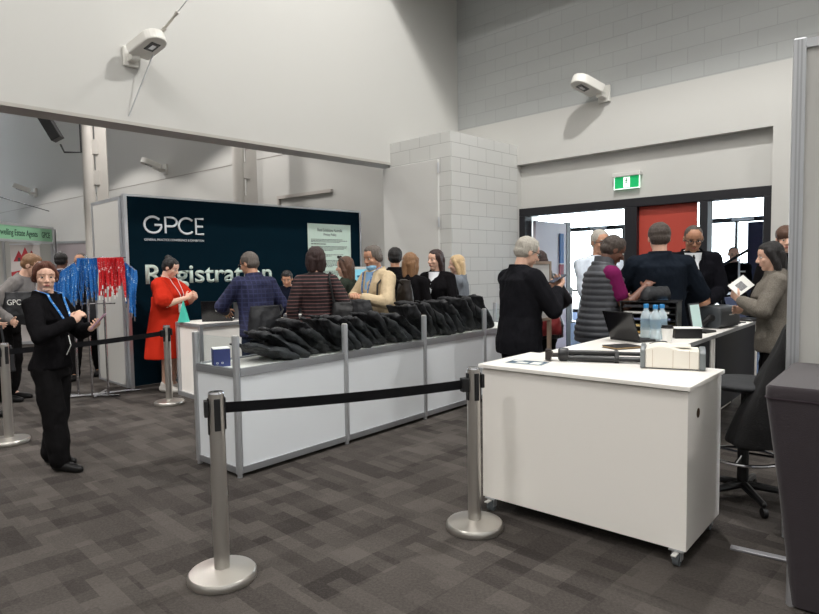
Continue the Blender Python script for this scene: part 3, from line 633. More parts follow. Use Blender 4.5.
# things on the cabinet
t=thing('leaflet','glossy blue and white printed leaflet lying on the white cabinet','leaflet',dw(.21,.19,.8825),TD+RAD(8))
m=MB(); m.box(-.12,.12,-.075,.075,0,.0015); m.build('sheet',PAPER,t); m=MB(); m.box(-.112,.112,-.068,.068,.0015,.002); m.build('print',mat('slate blue print',(74,92,106),.4,var=.5,bscale=14),t)
m=MB(); m.box(-.06,.01,-.04,.0,.002,.0024); m.box(.03,.09,-.05,.03,.002,.0024); m.box(-.1,-.04,.02,.05,.002,.0024); m.build('print',PAPER,t)
t=thing('folded_tripod','black folded tripod lying across the white cabinet','tripod',dw(.285,.345,.8825),TD+RAD(24))
TB_=mat('tripod black',(26,26,28),.4)
for i,(y,z) in enumerate(((-.018,.020),(.018,.020),(0,.052))):
    m=MB(); m.cyl((.10,y,z),(.36,y*1.2,z),.016,n=10); m.cyl((.34,y*1.2,z),(.55,y*1.3,z),.012,n=10); m.cyl((.36,y*1.2,z),(.38,y*1.2,z),.020,n=10); l=m.build('leg',TB_,t,smooth=True)
    m=MB(); m.cyl((.55,y*1.3,z),(.575,y*1.3,z),.013,n=10); m.build('foot',BLACKP,l)
m=MB(); m.lathe([(.035,0),(.04,.01),(.04,.05),(.03,.06)],n=14); o=m.build('shoulder',TB_,t,smooth=True); o.location=(.10,0,.04); o.rotation_euler=(0,RAD(-90),0)
m=MB(); m.cyl((.0,0,.035),(.06,0,.035),.014,n=10); m.box(-.035,.0,-.03,.03,.006,.07); m.cyl((-.01,-.04,.04),(-.01,.04,.04),.02,n=12); m.build('head',mat('tripod head',(48,40,38),.45),t,bevel=.004)
m=MB(); m.cyl((.36,0,.027),(.385,0,.027),.045,n=6); m.build('leg_clamp',TB_,t,bevel=.004)
def printer(name,label,loc,rz,w,d,h,body,side):
    t=thing(name,label,'printer',loc,rz)
    n=14; pr=[(0,0),(w,0)]; 
    m=MB(); prof=[]
    for i in range(n+1):
        u=i/n; prof.append((w*u, h*(.86+.16*math.sin(PI*min(1,u*1.6))*(1-u*.2)-.10*max(0,u-.55))))
    poly=[(0,0.006),(w,0.006)]+prof[::-1]
    vs=[(x,y,z) for y in (0,d) for x,z in poly]; k=len(poly); fs=[tuple(range(k)),tuple(range(2*k-1,k-1,-1))]+[(i,(i+1)%k,k+(i+1)%k,k+i) for i in range(k)]
    m.add(vs,fs); b=m.build('case',body,t,bevel=.006)
    for x0,x1,hh in((-.025,.0,1.0),(w,w+.03,.94)):
        m=MB(); p2=[(y,z) for y,z in ((-.008,.004),(d+.004,.004),(d+.004,h*hh*.8),(d*.6,h*hh),(.02,h*hh*.96),(-.008,h*hh*.8))]
        m.add([(x,y,z) for x in (x0,x1) for y,z in p2],[tuple(range(6)),tuple(range(11,5,-1))]+[(i,(i+1)%6,6+(i+1)%6,6+i) for i in range(6)]); m.build('side_cheek',side,t,bevel=.005)
    m=MB(); 
    for u in (.14,.52,.82): m.box(w*u-.001,w*u+.001,-.0015,.0,.01,h*.84)
    m.build('panel_joint',mat('joint line beige',(190,172,150),.7),t)
    m=MB(); m.box(w*.15,w*.85,d*.3,d*.9,h*.9,h*.96); m.build('paper_tray',OFFW,t,bevel=.01)
    m=MB(); m.box(.006,w-.006,.006,d-.006,0,.007); m.build('base',DKGREY,t)
    return t
printer('label_printer','cream white desktop printer with grey cheeks on the rolling cabinet',dw(.83,.385,.8822),TD+RAD(17),.27,.20,.125,OFFW,mat('printer grey',(120,126,128),.45))
m=MB(); m.box(0,.07,.0,.14,.0,.11); o=m.build('card_reader',BLACKP,bevel=.012); o.location=dw(1.05,.62,.8822); o.rotation_euler=(0,0,TD); tag(o,'black boxy card reader behind the cream printer','card reader'); o.location=dw(.75,.66,.8807)
# things on the desks
def at_desk(x,y,z=.8805): return dw(x,y,z)
t=thing('notebook','dark grey notebook with tan page edges lying before the angled laptop','notebook',at_desk(.40,1.14),TD+RAD(60))
m=MB(); m.box(-.10,.10,-.075,.075,.004,.014); m.build('pages',mat('tan page edges',(186,158,116),.8),t); m=MB(); m.box(-.105,.105,-.08,.08,.0,.004); m.box(-.105,.105,-.08,.08,.014,.018); m.build('cover',mat('charcoal cover',(44,42,42),.5),t,bevel=.001)
def laptop(label,loc,rz,w=.33,d=.23,open_=105,lidm=BLACKG,logo=None,scr=None,base=BLACKP):
    t=thing('laptop',label,'laptop',loc,rz)
    m=MB(); m.box(-w/2,w/2,-d,0,0,.018); m.build('base',base,t,bevel=.004)
    m=MB(); m.box(-w/2+.03,w/2-.03,-d*.62,-.03,.018,.0195); m.build('keyboard',mat('keyboard black',(14,14,15),.6),t)
    m=MB(); m.box(-w/2,w/2,-.004,.006,0,.225); l=m.build('lid',lidm,t,bevel=.003); l.location=(0,-.004,.018); l.rotation_euler=(RAD(90-open_),0,0)
    m=MB(); m.box(-w/2+.012,w/2-.012,-.006,-.004,.018,.212); m.build('screen',scr or mat('dark screen',(20,24,28),.15),l)
    if logo: 
        m=MB(); m.cyl((0,.006,.115),(0,.0068,.115),.014,n=20); m.build('logo_disc',GREYP,l)
        o=text('logo_lettering','hp',BLACKP,l,(.008,.0068,.108),w=.015,ext=.0004,rz=PI)
        m=MB(); m.box(-.13,-.09,.006,.0066,.04,.05); m.box(-.11,-.07,.006,.0066,.055,.062); m.box(-.14,-.12,.006,.0066,.06,.07); m.build('sticker',mat('gold sticker',(180,160,110),.4),l)
    return t
laptop('open black laptop facing away at an angle beside the dark notebook',at_desk(.27,1.52),TD+RAD(158),.29,.21,112)
def bottle_mat():
    m=glassy('bottle plastic',(232,240,242),.3,.1); nt=m.node_tree; o=[n for n in nt.nodes if n.type=='OUTPUT_MATERIAL'][0]; mx=[n for n in nt.nodes if n.type=='MIX_SHADER'][0]
    d=nt.nodes.new('ShaderNodeBsdfTranslucent'); d.inputs[0].default_value=rgb(222,230,234); e=nt.nodes.new('ShaderNodeBsdfDiffuse'); e.inputs[0].default_value=rgb(206,214,218); a=nt.nodes.new('ShaderNodeAddShader'); nt.links.new(d.outputs[0],a.inputs[0]); nt.links.new(e.outputs[0],a.inputs[1])
    q=nt.nodes.new('ShaderNodeMixShader'); q.inputs[0].default_value=.38; nt.links.new(mx.outputs[0],q.inputs[1]); nt.links.new(a.outputs[0],q.inputs[2]); nt.links.new(q.outputs[0],o.inputs[0]); return m
BLUEC2=mat('blue bottle cap',(50,140,205),.4); WATER=bottle_mat()
def bottle(label,loc,k=1,group=None):
    t=thing('water_bottle',label,'bottle',loc,0,group)
    m=MB(); m.lathe([(.030*k,0),(.033*k,.006*k),(.033*k,.06*k),(.031*k,.065*k),(.033*k,.07*k),(.033*k,.14*k),(.028*k,.165*k),(.014*k,.19*k),(.013*k,.205*k)],n=20); m.build('bottle_body',WATER,t,smooth=True)
    m=MB(); m.lathe([(.0335*k,.08*k),(.0335*k,.135*k)],n=20); m.build('label_band',glassy('label film',(228,236,243),.2,.2),t,smooth=True)
    m=MB(); m.lathe([(.016*k,.203*k),(.016*k,.225*k),(.013*k,.228*k)],n=16); m.build('bottle_cap',BLUEC2,t,smooth=True); return t
bottle('clear water bottle with blue cap nearest the angled black laptop',at_desk(.365,1.70),1.2)
bottle('clear water bottle with blue cap partly hidden between two others',at_desk(.45,1.80),1.17)
bottle('clear water bottle with blue cap next to the coffee cup',at_desk(.45,1.655),1.19)
t=thing('coffee_cup','white takeaway coffee cup with black lid on the desk','cup',at_desk(.555,1.60))
m=MB(); m.lathe([(.030,0),(.041,.105),(.042,.108)],n=24); m.build('cup',PAPER,t,smooth=True); m=MB(); m.lathe([(.044,.106),(.044,.114),(.038,.116),(.036,.128),(.030,.128)],n=24); m.build('lid',BLACKP,t,smooth=True)
m=MB(); m.box(-.10,.10,-.06,.06,0,.075); o=m.build('storage_box',BLACKP,bevel=.006); o.location=at_desk(.575,1.98); o.rotation_euler=(0,0,TD+RAD(35)); tag(o,'low black box under a sheet of paper','box')
m=MB(); m.box(-.12,.10,-.10,.06,0,.002); o=m.build('paper_sheet',PAPER); o.location=at_desk(.565,2.02,.957); o.rotation_euler=(0,0,TD+RAD(30)); tag(o,'white paper sheet lying on the low black box','paper')
t=thing('document_tray_stack','black stack of document trays filled with papers behind the water bottles','tray',at_desk(.24,2.16),TD+RAD(10))
m=MB(); m.box(-.22,-.21,-.14,.14,0,.265); m.box(.21,.22,-.14,.14,0,.265); m.box(-.22,.22,.13,.14,0,.265); m.build('frame',BLACKP,t)
for i,(c) in enumerate(((190,150,80),(205,180,120),(120,130,160),(215,215,210),(60,60,66))):
    z=.005+i*.054; m=MB(); m.box(-.21,.21,-.14,.13,z,z+.006); s=m.build('tray_shelf',BLACKP,t); m=MB(); m.box(-.19,.19-.01*i,-.132,.11,z+.006,z+.022); m.build('papers',mat('paper stack %d'%i,c,.8),s)
m=MB(); m.box(-.225,.225,-.14,.14,.265,.273); m.build('top',BLACKP,t)
m=MB(); m.box(-.12,.12,-.085,.085,0,.012); o=m.build('tablet',BLACKG,bevel=.003); o.location=at_desk(.27,2.16,1.155); o.rotation_euler=(0,0,TD+RAD(14)); tag(o,'dark tablet lying on the document trays','tablet')
m=MB(); m.box(-.105,.105,-.07,.07,.0125,.0135); m.build('screen',mat('tablet screen sheen',(110,150,190),.1),o)
# bag carried to the trays by the man in the vest
t=thing('label_printer','large dark grey label printer with rounded top on the narrow desk','printer',at_desk(.555,2.98),TD+RAD(76))
m=MB(); R_=[]
for x,k in((-.17,.85),(-.16,.97),(-.1,1),(.1,1),(.16,.97),(.17,.85)):
    R_.append([(x,.11*k*math.cos(RAD(a))**1 if 0 else .115*k*(max(-1,min(1,1.25*math.cos(RAD(a))))),.005+.19*k*max(0,min(1,(.5+.62*math.sin(RAD(a)))))) for a in range(0,360,15)])
m.rings(R_); m.build('case',DKGREY,t,bevel=.004,smooth=True)
m=MB(); m.box(-.04,.04,-.002,.0,.115,.125); o=m.build('maker_plate',GREYP,t); o.location=(0,-.117,.0)
m=MB(); m.box(-.12,.12,-.04,.04,.187,.198); m.build('lid',BLACKP,t,bevel=.004)
laptop('small laptop with a bright white screen beside the dark label printer',at_desk(.52,2.46),TD+RAD(78),.17,.12,100,DKGREY,scr=emit('lit white screen',(190,215,210),.35))
t=thing('handheld_scanner','black barcode scanner lying on the desk by the lit screen','scanner',at_desk(.47,2.72),TD+RAD(50))
m=MB(); m.cap((0,0,.03),.026,(.09,.0,.10),.022); m.cap((.09,0,.10),.03,(.15,0,.09),.03); m.cap((0,0,.03),.03,(-.02,0,.03),.03); o=link('body',remesh(m,'body',.006,2),BLACKP,t)
m=MB(); m.path([(-.03,0,.03),(-.09,.03,.02),(-.12,.09,.012),(-.06,.13,.012)],.006,6); m.build('cord',BLACKP,t,smooth=True)
printer('label_printer','small cream printer at the far end of the narrow desk',at_desk(.40,3.55),TD+RAD(40),.16,.15,.10,OFFW,GREYP)
laptop('open grey laptop at the far end of the narrow desk near the woman with papers',at_desk(.52,3.86),TD+RAD(75),.30,.21,108,mat('slate laptop lid',(70,78,104),.35),scr=mat('slate screen',(78,86,112),.2))
m=MB(); m.path([(0,0,.006),(.06,.05,.006),(.1,-.03,.008),(.18,.02,.006),(.24,-.02,.006)],.006,6); o=m.build('cable',BLACKP,smooth=True); o.location=at_desk(.60,3.28); o.rotation_euler=(0,0,TD+RAD(80)); tag(o,'black cable trailing over the narrow desk past the dark printer','cable')
m=MB(); m.path([(.735,1.6,.86),(.745,1.62,.6),(.735,1.7,.35),(.75,1.75,.12),(.75,1.85,.012)],.006,6); m.path([(.735,2.2,.86),(.75,2.15,.55),(.74,2.22,.3),(.75,2.1,.012)],.006,6); o=m.build('cable',BLACKP,smooth=True); o.location=D0; o.rotation_euler=(0,0,TD); tag(o,'black cables hanging down the panelled side of the desk','cable')
# ------------------------------------------------------------------ queue barriers
def stanchion(label,x,y,rz=0,h=.90,belt=None,k=1,other=True):
    t=thing('queue_barrier_post',label,'barrier post',(x,y,0),rz,'steel queue barrier posts')
    m=MB(); m.lathe([(.155*k,0),(.158*k,.004),(.158*k,.030),(.150*k,.040),(.06*k,.052),(.042*k,.056)],n=48); m.build('base',STEEL,t,smooth=True)
    m=MB(); m.lathe([(.036*k,.05),(.036*k,h)],n=28); m.build('pole',STEEL,t,smooth=True)
    m=MB(); m.lathe([(.036*k,h),(.033*k,h+.008),(.02*k,h+.01)],n=28); m.build('pole_cap',CHROME,t,smooth=True)
    for a in range(4):
        m=MB(); m.box(.034*k,.041*k,-.014,.014,h-.17 if a!=2 else h-.19,h-.02); o=m.build('belt_slot',BLACKP,t,bevel=.003); o.rotation_euler=(0,0,a*PI/2)
    m=MB(); m.box(-.056*k,-.036*k,-.026,.026,h-.105,h-.03); m.build('belt_bracket',BLACKP,t,bevel=.003)
    if belt:
        m=MB(); L=belt; n=24; rg=[]
        for i in range(n+1):
            u=i/n; x=.04+(L-.085)*u; s=-.012*4*u*(1-u)*L/1.4; rg.append([(x,yy,h-.045+dz+s) for yy,dz in((-.0012,0),(.0012,0),(.0012,-.05),(-.0012,-.05))])
        m.rings(rg); b=m.build('belt',WEB,t,smooth=True)
        m=MB(); m.box(L-.075,L-.034,-.02,.02,h-.11,h-.035); m.build('belt_end',BLACKP,b,bevel=.003)
    return t
dx,dy=.35+.90,3.29-2.78
stanchion('steel queue barrier post in front, its black belt crossing before the white counter',-.905,2.78,math.atan2(dy,dx),.885,math.hypot(dx,dy))
stanchion('steel queue barrier post at the corner of the white rolling cabinet',.345,3.29,math.atan2(dy,dx)+PI,.895)
e0=(-3.47,5.14); e1=(-2.66,6.59)
stanchion('steel queue barrier post behind the woman in the black blazer, cut by the picture edge',e0[0],e0[1],math.atan2(e1[1]-e0[1],e1[0]-e0[0]),.86,math.hypot(e1[0]-e0[0],e1[1]-e0[1]))
stanchion('steel queue barrier post beside the woman in the red dress',e1[0],e1[1],math.atan2(e0[1]-e1[1],e0[0]-e1[0]),.865)
stanchion('slim steel queue barrier post on the blue foyer carpet',4.15,15.5,RAD(0),.9,2.2)
# ------------------------------------------------------------------ lanyard rack
RK=(-3.62,7.02,0)
t=thing('lanyard_rack','chrome display rack hung with blue and red lanyards','rack',RK,0)
m=MB(); m.path([(-.50,.06,.02),(.22,-.02,.02)],.014,8); m.path([(-.12,.32,.02),(-.05,-.10,.02)],.014,8); m.path([(-.4,-.08,.02),(.3,.34,.02)],.014,8); m.build('base',CHROME,t,smooth=True)
for x,y,h in((-.30,.04,1.33),(-.115,.0,1.66),(.075,.0,1.65)):
    m=MB(); m.cyl((x,y,.02),(x,y,h),.013,n=12); m.build('pole',CHROME,t,smooth=True)
bars=[((-.18,-.02,1.625),(-.075,-.02,1.625)),((-.075,-.02,1.625),(.0,-.02,1.625)),((.0,0,1.625),(.31,0,1.625))]
m=MB(); m.cyl((-.21,-.02,1.625),(.04,-.02,1.625),.007,n=8); m.build('hanging_arm',CHROME,t)
m=MB(); m.cyl((.0,-.03,1.63),(.36,-.03,1.63),.007,n=8); m.build('hanging_arm',CHROME,t)
m=MB(); m.cyl((-.20,-.07,1.58),(-.60,-.10,1.32),.007,n=8); m.build('hanging_arm',CHROME,t)
m=MB(); m.cyl((.30,.03,1.59),(.46,-.0,1.47),.007,n=8); m.build('hanging_arm',CHROME,t)
m=MB(); m.cyl((-.2,.0,1.10),(.2,.0,1.10),.008,n=8); m.build('cross_bar',CHROME,t)
BLU=speck('blue lanyard ribbon',(34,116,196),(190,220,245),70,.66); REDL=speck('red lanyard ribbon',(206,26,36),(250,225,225),60,.67); CLIP=mat('lanyard clip',(150,150,155),.3,.8)
def lan(seed,L):
    R=random.Random(seed); m=MB()
    for s in (-1,1):
        ph=R.uniform(0,6); rg=[]; n=9
        for i in range(n+1):
            u=i/n; a=.5*math.sin(ph+u*R.uniform(3,5)); x=s*.012*math.sin(PI*min(1,u*1.1)+.2)+.006*math.sin(ph+5*u); y=s*.004+.008*math.sin(ph*2+4*u); w=.010
            c,d=math.cos(a),math.sin(a); rg.append([(x+w*c-.001*d,y+w*d+.001*c,-L*u),(x-w*c-.001*d,y-w*d+.001*c,-L*u),(x-w*c+.001*d,y-w*d-.001*c,-L*u),(x+w*c+.001*d,y+w*d-.001*c,-L*u)])
        m.rings(rg)
    m.box(-.010,.010,-.006,.006,-.004,.006)
    return m.mesh('ribbon'), L
def clip(L):
    m=MB(); m.box(-.006,.006,-.003,.003,-L-.045,-L+.004); return m.mesh('clip')
sets=[]
for mt,n0 in((BLU,0),(REDL,20)):
    vs=[]
    for k in range(5):
        L=.36+.03*k if mt is BLU else .35+.02*k; r,_=lan(n0+k,L); r.materials.append(mt); c=clip(L); c.materials.append(CLIP if mt is BLU else PAPER); vs.append((r,c))
    sets.append(vs)
def hang(vs,p0,p1,n,label,group,R):
    for i in range(n):
        u=(i+.5)/n; p=[RK[j]+p0[j]+(p1[j]-p0[j])*u for j in range(3)]
        r,c=vs[R.randrange(5)]; o=bpy.data.objects.new('lanyard',None); col.objects.link(o); o.location=(p[0]+R.uniform(-.004,.004),p[1]+R.uniform(-.014,.014),p[2]-.007); o.rotation_euler=(R.uniform(-.05,.05),R.uniform(-.07,.07),R.uniform(-1.2,1.2)); o.scale=(1,1,R.uniform(.78,1.12)); tag(o,label,'lanyard',group)
        for nm,me in(('ribbon',r),('clip',c)):
            q=bpy.data.objects.new(nm,me); col.objects.link(q); q.parent=o
R=random.Random(5)
hang(sets[0],(-.20,-.02,1.625),(.02,-.02,1.625),22,'printed blue lanyard hanging in the bunch next to the red lanyards','blue lanyards on the top arm',R)
hang(sets[0],(-.21,-.07,1.575),(-.59,-.10,1.325),36,'printed blue lanyard hanging from the sloping rack arm beside the woman in the blazer','blue lanyards on the sloping arm',R)
hang(sets[1],(.05,-.03,1.63),(.33,-.03,1.63),34,'printed red lanyard hanging from the rack','red lanyards on the rack',R)
hang(sets[0],(.31,.03,1.585),(.46,0,1.475),14,'printed blue lanyard hanging between the red lanyards and the dark backdrop','blue lanyards beside the backdrop',R)
# ------------------------------------------------------------------ registration desk in front of the backdrop
RD=(-2.33,6.68,0)
def rw(x,y,z=0): return (RD[0]+x*math.cos(TA)-y*math.sin(TA),RD[1]+x*math.sin(TA)+y*math.cos(TA),z)
def regdesk(label,x0,L):
    t=thing('registration_desk',label,'desk',rw(x0,0),TA)
    m=MB(); m.box(.04,L-.04,.03,.05,.05,.83); m.box(.03,.05,.04,.56,.05,.83); m.box(L-.05,L-.03,.04,.56,.05,.83); m.build('infill_panel',LAM,t)
    for x in (0.02,L-.02):
        for y in (.02,.58):
            m=MB(); m.box(x-.02,x+.02,y-.02,y+.02,.002,.83); m.build('post',ALU,t)
    m=MB(); m.box(0.04,L-.04,.0,.04,.0,.05); m.box(0,.04,.04,.56,0.0,.05); m.build('plinth_rail',ALU,t)
    m=MB(); m.box(0,L,0,.6,.83,.866); m.build('edge_frame',RAILM,t); m=MB(); m.box(.015,L-.015,.015,.585,.866,.870); m.build('desktop',LAM,t); return t
regdesk('white registration desk with grey edged top at the red dress woman',0,1.12)
regdesk('white registration desk where the man in the dark sweater sits',1.5,1.0)
t=thing('name_tent','tall turquoise tent card on the registration desk','sign',rw(.03,.44,.8705),TA+RAD(55))
m=MB(); m.add([(-.05,-.06,0),(.05,-.06,0),(.05,.06,0),(-.05,.06,0),(-.022,0,.25),(.022,0,.25)],[(0,1,2,3),(0,4,5,1),(2,5,4,3),(1,5,2),(0,3,4)]); m.build('card',mat('turquoise card',(70,196,176),.6),t)
laptop('open black laptop with a round silver logo on its lid beside the turquoise card',rw(.30,.16,.8705),TA+PI+RAD(-38),.345,.24,100,logo=1)
laptop('open grey laptop being handled by the man in the plaid jacket',rw(.66,.10,.8705),TA+PI+RAD(-32),.31,.22,120,mat('graphite lid',(92,92,94),.4,.6),base=mat('silver base',(170,170,172),.4,.7))
bottle('small water bottle standing between the two registration laptops',rw(.47,.30,.8705),.95)
bottle('small water bottle on the desk in front of the seated man',rw(1.60,.16,.8705),.95)
m=MB(); m.box(0,.17,0,.14,0,.12); o=m.build('badge_printer',BLACKP,bevel=.01); o.location=rw(1.58,.22,.8705); o.rotation_euler=(0,0,TA); tag(o,'black and white badge printer on the seated man\'s desk','printer')
m=MB(); m.box(.06,.18,-.02,.10,.12,.16); m.build('lid',OFFW,o,bevel=.008)
t=thing('kiosk_screen','tall slim screen with a pale blue page behind the woman in green','screen',(-.56,7.55,0),RAD(12))
m=MB(); m.box(-.16,.16,-.1,.1,0,.02); m.build('foot_plate',ALU,t); m=MB(); m.box(-.03,.03,-.02,.02,.02,.9); m.build('stand',ALU,t)
m=MB(); m.box(-.13,.13,-.03,0,.88,1.48); s=m.build('display',GREYP,t,bevel=.006); m=MB(); m.box(-.115,.115,-.032,-.03,.91,1.45); m.build('screen_page',emit('pale blue page',(120,185,205),.45),s)
m=MB(); 
for i in range(7): m.box(-.09,.09-.02*(i%3),-.034,-.032,.96+i*.065,.985+i*.065)
m.build('page_text',mat('page blue text',(30,90,130),.6),s)
# ------------------------------------------------------------------ sign board near the entrance
t=thing('sign_board','pale board in a slim wooden frame standing near the entrance doors','board',(1.235,5.8,-.03),RAD(48))
m=MB(); m.box(-.20,.20,-.01,.01,.98,1.50); m.build('board',mat('board grey white',(206,206,204),.6),t); m=MB()
m.box(-.23,-.20,-.018,.018,.03,1.53); m.box(.20,.23,-.018,.018,.03,1.53); m.box(-.2,.2,-.018,.018,1.50,1.53); m.box(-.2,.2,-.018,.018,.95,.98); m.build('frame',mat('greyish wood',(150,132,116),.6),t)
m=MB(); m.box(-.23,-.19,-.2,.2,0,.03); m.box(.19,.23,-.2,.2,0,.03); m.build('foot',ALU,t)
# ------------------------------------------------------------------ right hand shell panel, cloth covered table, stool
t=thing('exhibition_panel','tall white exhibition panel with an aluminium edge post beside the dark clothed table','panel',(1.985,3.12,0),RAD(-30))
m=MB(); m.box(-.028,.028,-.028,.028,0,2.57); m.build('edge_post',ALU,t,bevel=.006); m=MB(); m.box(-.012,-.004,-.031,-.028,.01,2.56); m.box(.004,.012,-.031,-.028,.01,2.56); m.build('post_groove',RAILM,t)
m=MB(); m.box(.028,1.6,-.006,.006,.04,2.52); m.build('white_panel',WHITE,t); m=MB(); m.box(.028,1.6,-.02,.02,2.52,2.565); m.box(.028,1.6,-.02,.02,0,.04); m.box(1.6,1.65,-.025,.025,0,2.57); m.build('frame_rail',ALU,t)
m=MB(); m.box(-.10,.24,-.022,.022,0,.012); o=m.build('foot_plate',mat('matt aluminium plate',(168,168,172),.5,.6),bevel=.003); o.location=(1.70,2.945,0); o.rotation_euler=(0,0,RAD(-35)); tag(o,'flat grey metal foot bar on the carpet under the dark clothed table','foot bar')
CLOTH=mat('dark plum tablecloth',(44,35,41),.75,bump=.3,bscale=300,sheen=.3)
t=thing('clothed_table','high table fully covered by a fitted dark plum cloth','table',(1.46,2.47,0),RAD(-40))
m=MB(); n=64
def rrect(w0,w1,d0,d1,r,z,fold=0):
    out=[]
    for cx,cy,a0 in((w1-r,d1-r,0),(w0+r,d1-r,90),(w0+r,d0+r,180),(w1-r,d0+r,270)):
        for i in range(9):
            a=RAD(a0+i*90/8); out.append((cx+r*math.cos(a),cy+r*math.sin(a),z))
    return out
m.rings([rrect(.10,1.20,.07,.66,.03,.01),rrect(.05,1.25,.03,.71,.035,.5),rrect(0,1.3,0,.75,.035,.90),rrect(.0,1.3,.0,.75,.035,.937),rrect(.008,1.292,.008,.742,.03,.948),rrect(.05,1.25,.05,.7,.02,.95)]); m.build('cloth_cover',CLOTH,t,smooth=True)
m=MB(); m.rings([rrect(-.003,1.303,-.003,.753,.037,.893),rrect(-.004,1.304,-.004,.754,.037,.897)]); m.build('cloth_seam',mat('plum seam',(66,54,62),.8),t)
for x in (.1,1.2):
    for y in (.1,.65):
        m=MB(); m.cyl((x,y,0),(x,y,.9),.02,n=10); m.build('leg',ALU,t)
t=thing('drafting_stool','black drafting stool with chrome foot ring, black seat and castors','stool',(2.03,3.64,0),RAD(-42))
m=MB(); m.cyl((0,0,.10),(0,0,.40),.032,n=16); m.cyl((0,0,.38),(0,0,.68),.018,n=16); m.build('gas_column',BLACKP,t)
m=MB(); r=.20; m.path([(r*math.cos(2*PI*i/28),r*math.sin(2*PI*i/28),.27) for i in range(29)],.011,8); m.build('foot_ring',CHROME,t,smooth=True)
m=MB(); 
for a in (30,150,270): m.path([(.03*math.cos(RAD(a)),.03*math.sin(RAD(a)),.29),(.2*math.cos(RAD(a)),.2*math.sin(RAD(a)),.27)],.008,6)
m.build('ring_spoke',CHROME,t)
for i in range(5):
    a=RAD(i*72+18); c,s=math.cos(a),math.sin(a); m=MB(); m.cap((0,0,.10),.028,(.27*c,.27*s,.075),.018,8); l=m.build('leg',BLACKP,t,smooth=True)
    m=MB(); m.cyl((.28*c-.012*s,.28*s+.012*c,.03),(.28*c+.012*s,.28*s-.012*c,.03),.029,n=16); m.build('castor',BLACKP,l,smooth=True)
m=MB(); m.ell((0,0,0),(.235,.22,.045)); me=remesh(m,'seat',.01,2); o=link('seat',me,mat('stool upholstery',(34,36,40),.7,bump=.2,bscale=200),t); o.location=(0,0,.72)
m=MB(); m.path([(.05,0,.68),(.22,0,.67),(.26,0,.80),(.24,0,.95)],.018,8); m.build('back_stem',BLACKP,t,smooth=True)
m=MB(); m.ell((.24,0,.95),(.035,.2,.17)); link('backrest',remesh(m,'backrest',.01,2),MATS['stool upholstery'],t)
m=MB(); R_=[]
for z,x,wx,wy in((.40,.12,.21,.33),(.6,.16,.17,.31),(.8,.21,.12,.29),(.98,.24,.075,.25),(1.08,.255,.06,.2),(1.12,.26,.045,.14)):
    R_.append([(x+wx*math.cos(2*PI*k/28),wy*math.sin(2*PI*k/28),z) for k in range(28)])
m.rings(R_); me=remesh(m,'black_coat',.012,3); crumple(me,.02,6,(1,1,.4),4); o=link('draped_coat',me,mat('black coat cloth',(13,12,14),.85,bump=.3,bscale=120)); o.location=(2.03,3.64,0); o.rotation_euler=(0,0,RAD(-42)); tag(o,'black coat hung over the back of the drafting stool','coat')
# ------------------------------------------------------------------ booths in the far hall
GRN=mat('pale green fascia',(150,206,168),.6); DKG=mat('dark green lettering',(24,66,52),.7)
t=thing('booth_fascia','pale green exhibitor fascia board with dark lettering on an aluminium booth frame','booth sign',(-7.86,11.2,0),RAD(88.5))
m=MB(); m.box(-.9,2.10,-.02,.02,2.15,2.42); m.build('fascia_board',GRN,t); m=MB(); m.box(-.9,2.14,-.03,.03,2.42,2.47); m.box(-.9,2.14,-.03,.03,2.10,2.15); m.box(2.10,2.15,-.03,.03,0,2.47); m.build('frame',ALU,t)
text('stand_number','35',DKG,t,(.18,-.021,2.225),w=.13,h=.12,bold=.01); text('stand_lettering','Dwelling Estate Agents',DKG,t,(.40,-.021,2.19),w=1.2,h=.16,bold=.008); text('organiser_lettering','GPCE',DKG,t,(1.74,-.021,2.225),w=.28,h=.12)
t=thing('booth_wall','white booth wall with aluminium uprights behind the red and grey banner','panel',(-9.6,13.6,0),0)
m=MB(); m.box(0,1.7,0,.03,.02,2.42); m.build('white_panel',WHITE,t); m=MB()
for x in (0,.55,1.1,1.68): m.box(x-.02,x+.02,-.03,.05,0,2.45)
m.build('upright',ALU,t)
t=thing('pull_up_banner','pull-up banner with red roof emblem and red stripe in the booth','banner',(-7.95,12.6,0),RAD(10))
m=MB(); m.box(-.28,.28,-.004,.004,.06,2.07); b=m.build('banner_sheet',mat('banner grey',(176,170,168),.6),t); m=MB(); m.box(-.30,.30,-.05,.05,0,.06); m.box(-.29,.29,-.015,.015,2.06,2.09); m.build('base_cassette',ALU,t)
DR=mat('deep red print',(150,28,40),.6)
m=MB()
for x,w,h in((-.12,.11,.19),(.0,.12,.26),(.12,.11,.19)):
    m.add([(x-w,-.006-.0004*(x==0),1.72),(x+w,-.006-.0004*(x==0),1.72),(x,-.006-.0004*(x==0),1.76+h)],[(0,1,2)])
m.add([(-.28,-.006,1.50),(.28,-.006,1.62),(.28,-.006,1.56),(-.28,-.006,1.40)],[(0,1,2,3)]); m.build('emblem',DR,b)
m=MB(); 
for x in (-.12,0,.12): m.box(x-.025,x+.025,-.0072,-.005,1.72,1.80)
m.build('emblem_door',mat('charcoal print',(60,50,52),.6),b)
m=MB(); m.add([(-.28,-.0055,1.40),(.0,-.0055,1.44),(-.05,-.0055,.9),(-.28,-.0055,.7)],[(0,1,2,3)]); m.build('print',mat('slate print',(98,104,122),.6),b)
t=thing('booth_partition','mauve grey booth panel in an aluminium frame behind the two talking men','panel',(-8.16,14,0),0)
m=MB(); m.box(.04,.80,0,.03,.02,2.15); m.build('mauve_panel',mat('mauve grey panel',(178,168,172),.7),t); m=MB(); m.box(0,.04,-.02,.05,0,2.2); m.box(.80,.84,-.02,.05,0,2.2); m.box(.04,.80,-.02,.05,2.15,2.2); m.build('frame',ALU,t)
t=thing('booth_fascia','small green fascia seen edge-on above a pink and white panel','booth sign',(-8.30,13.9,0),0)
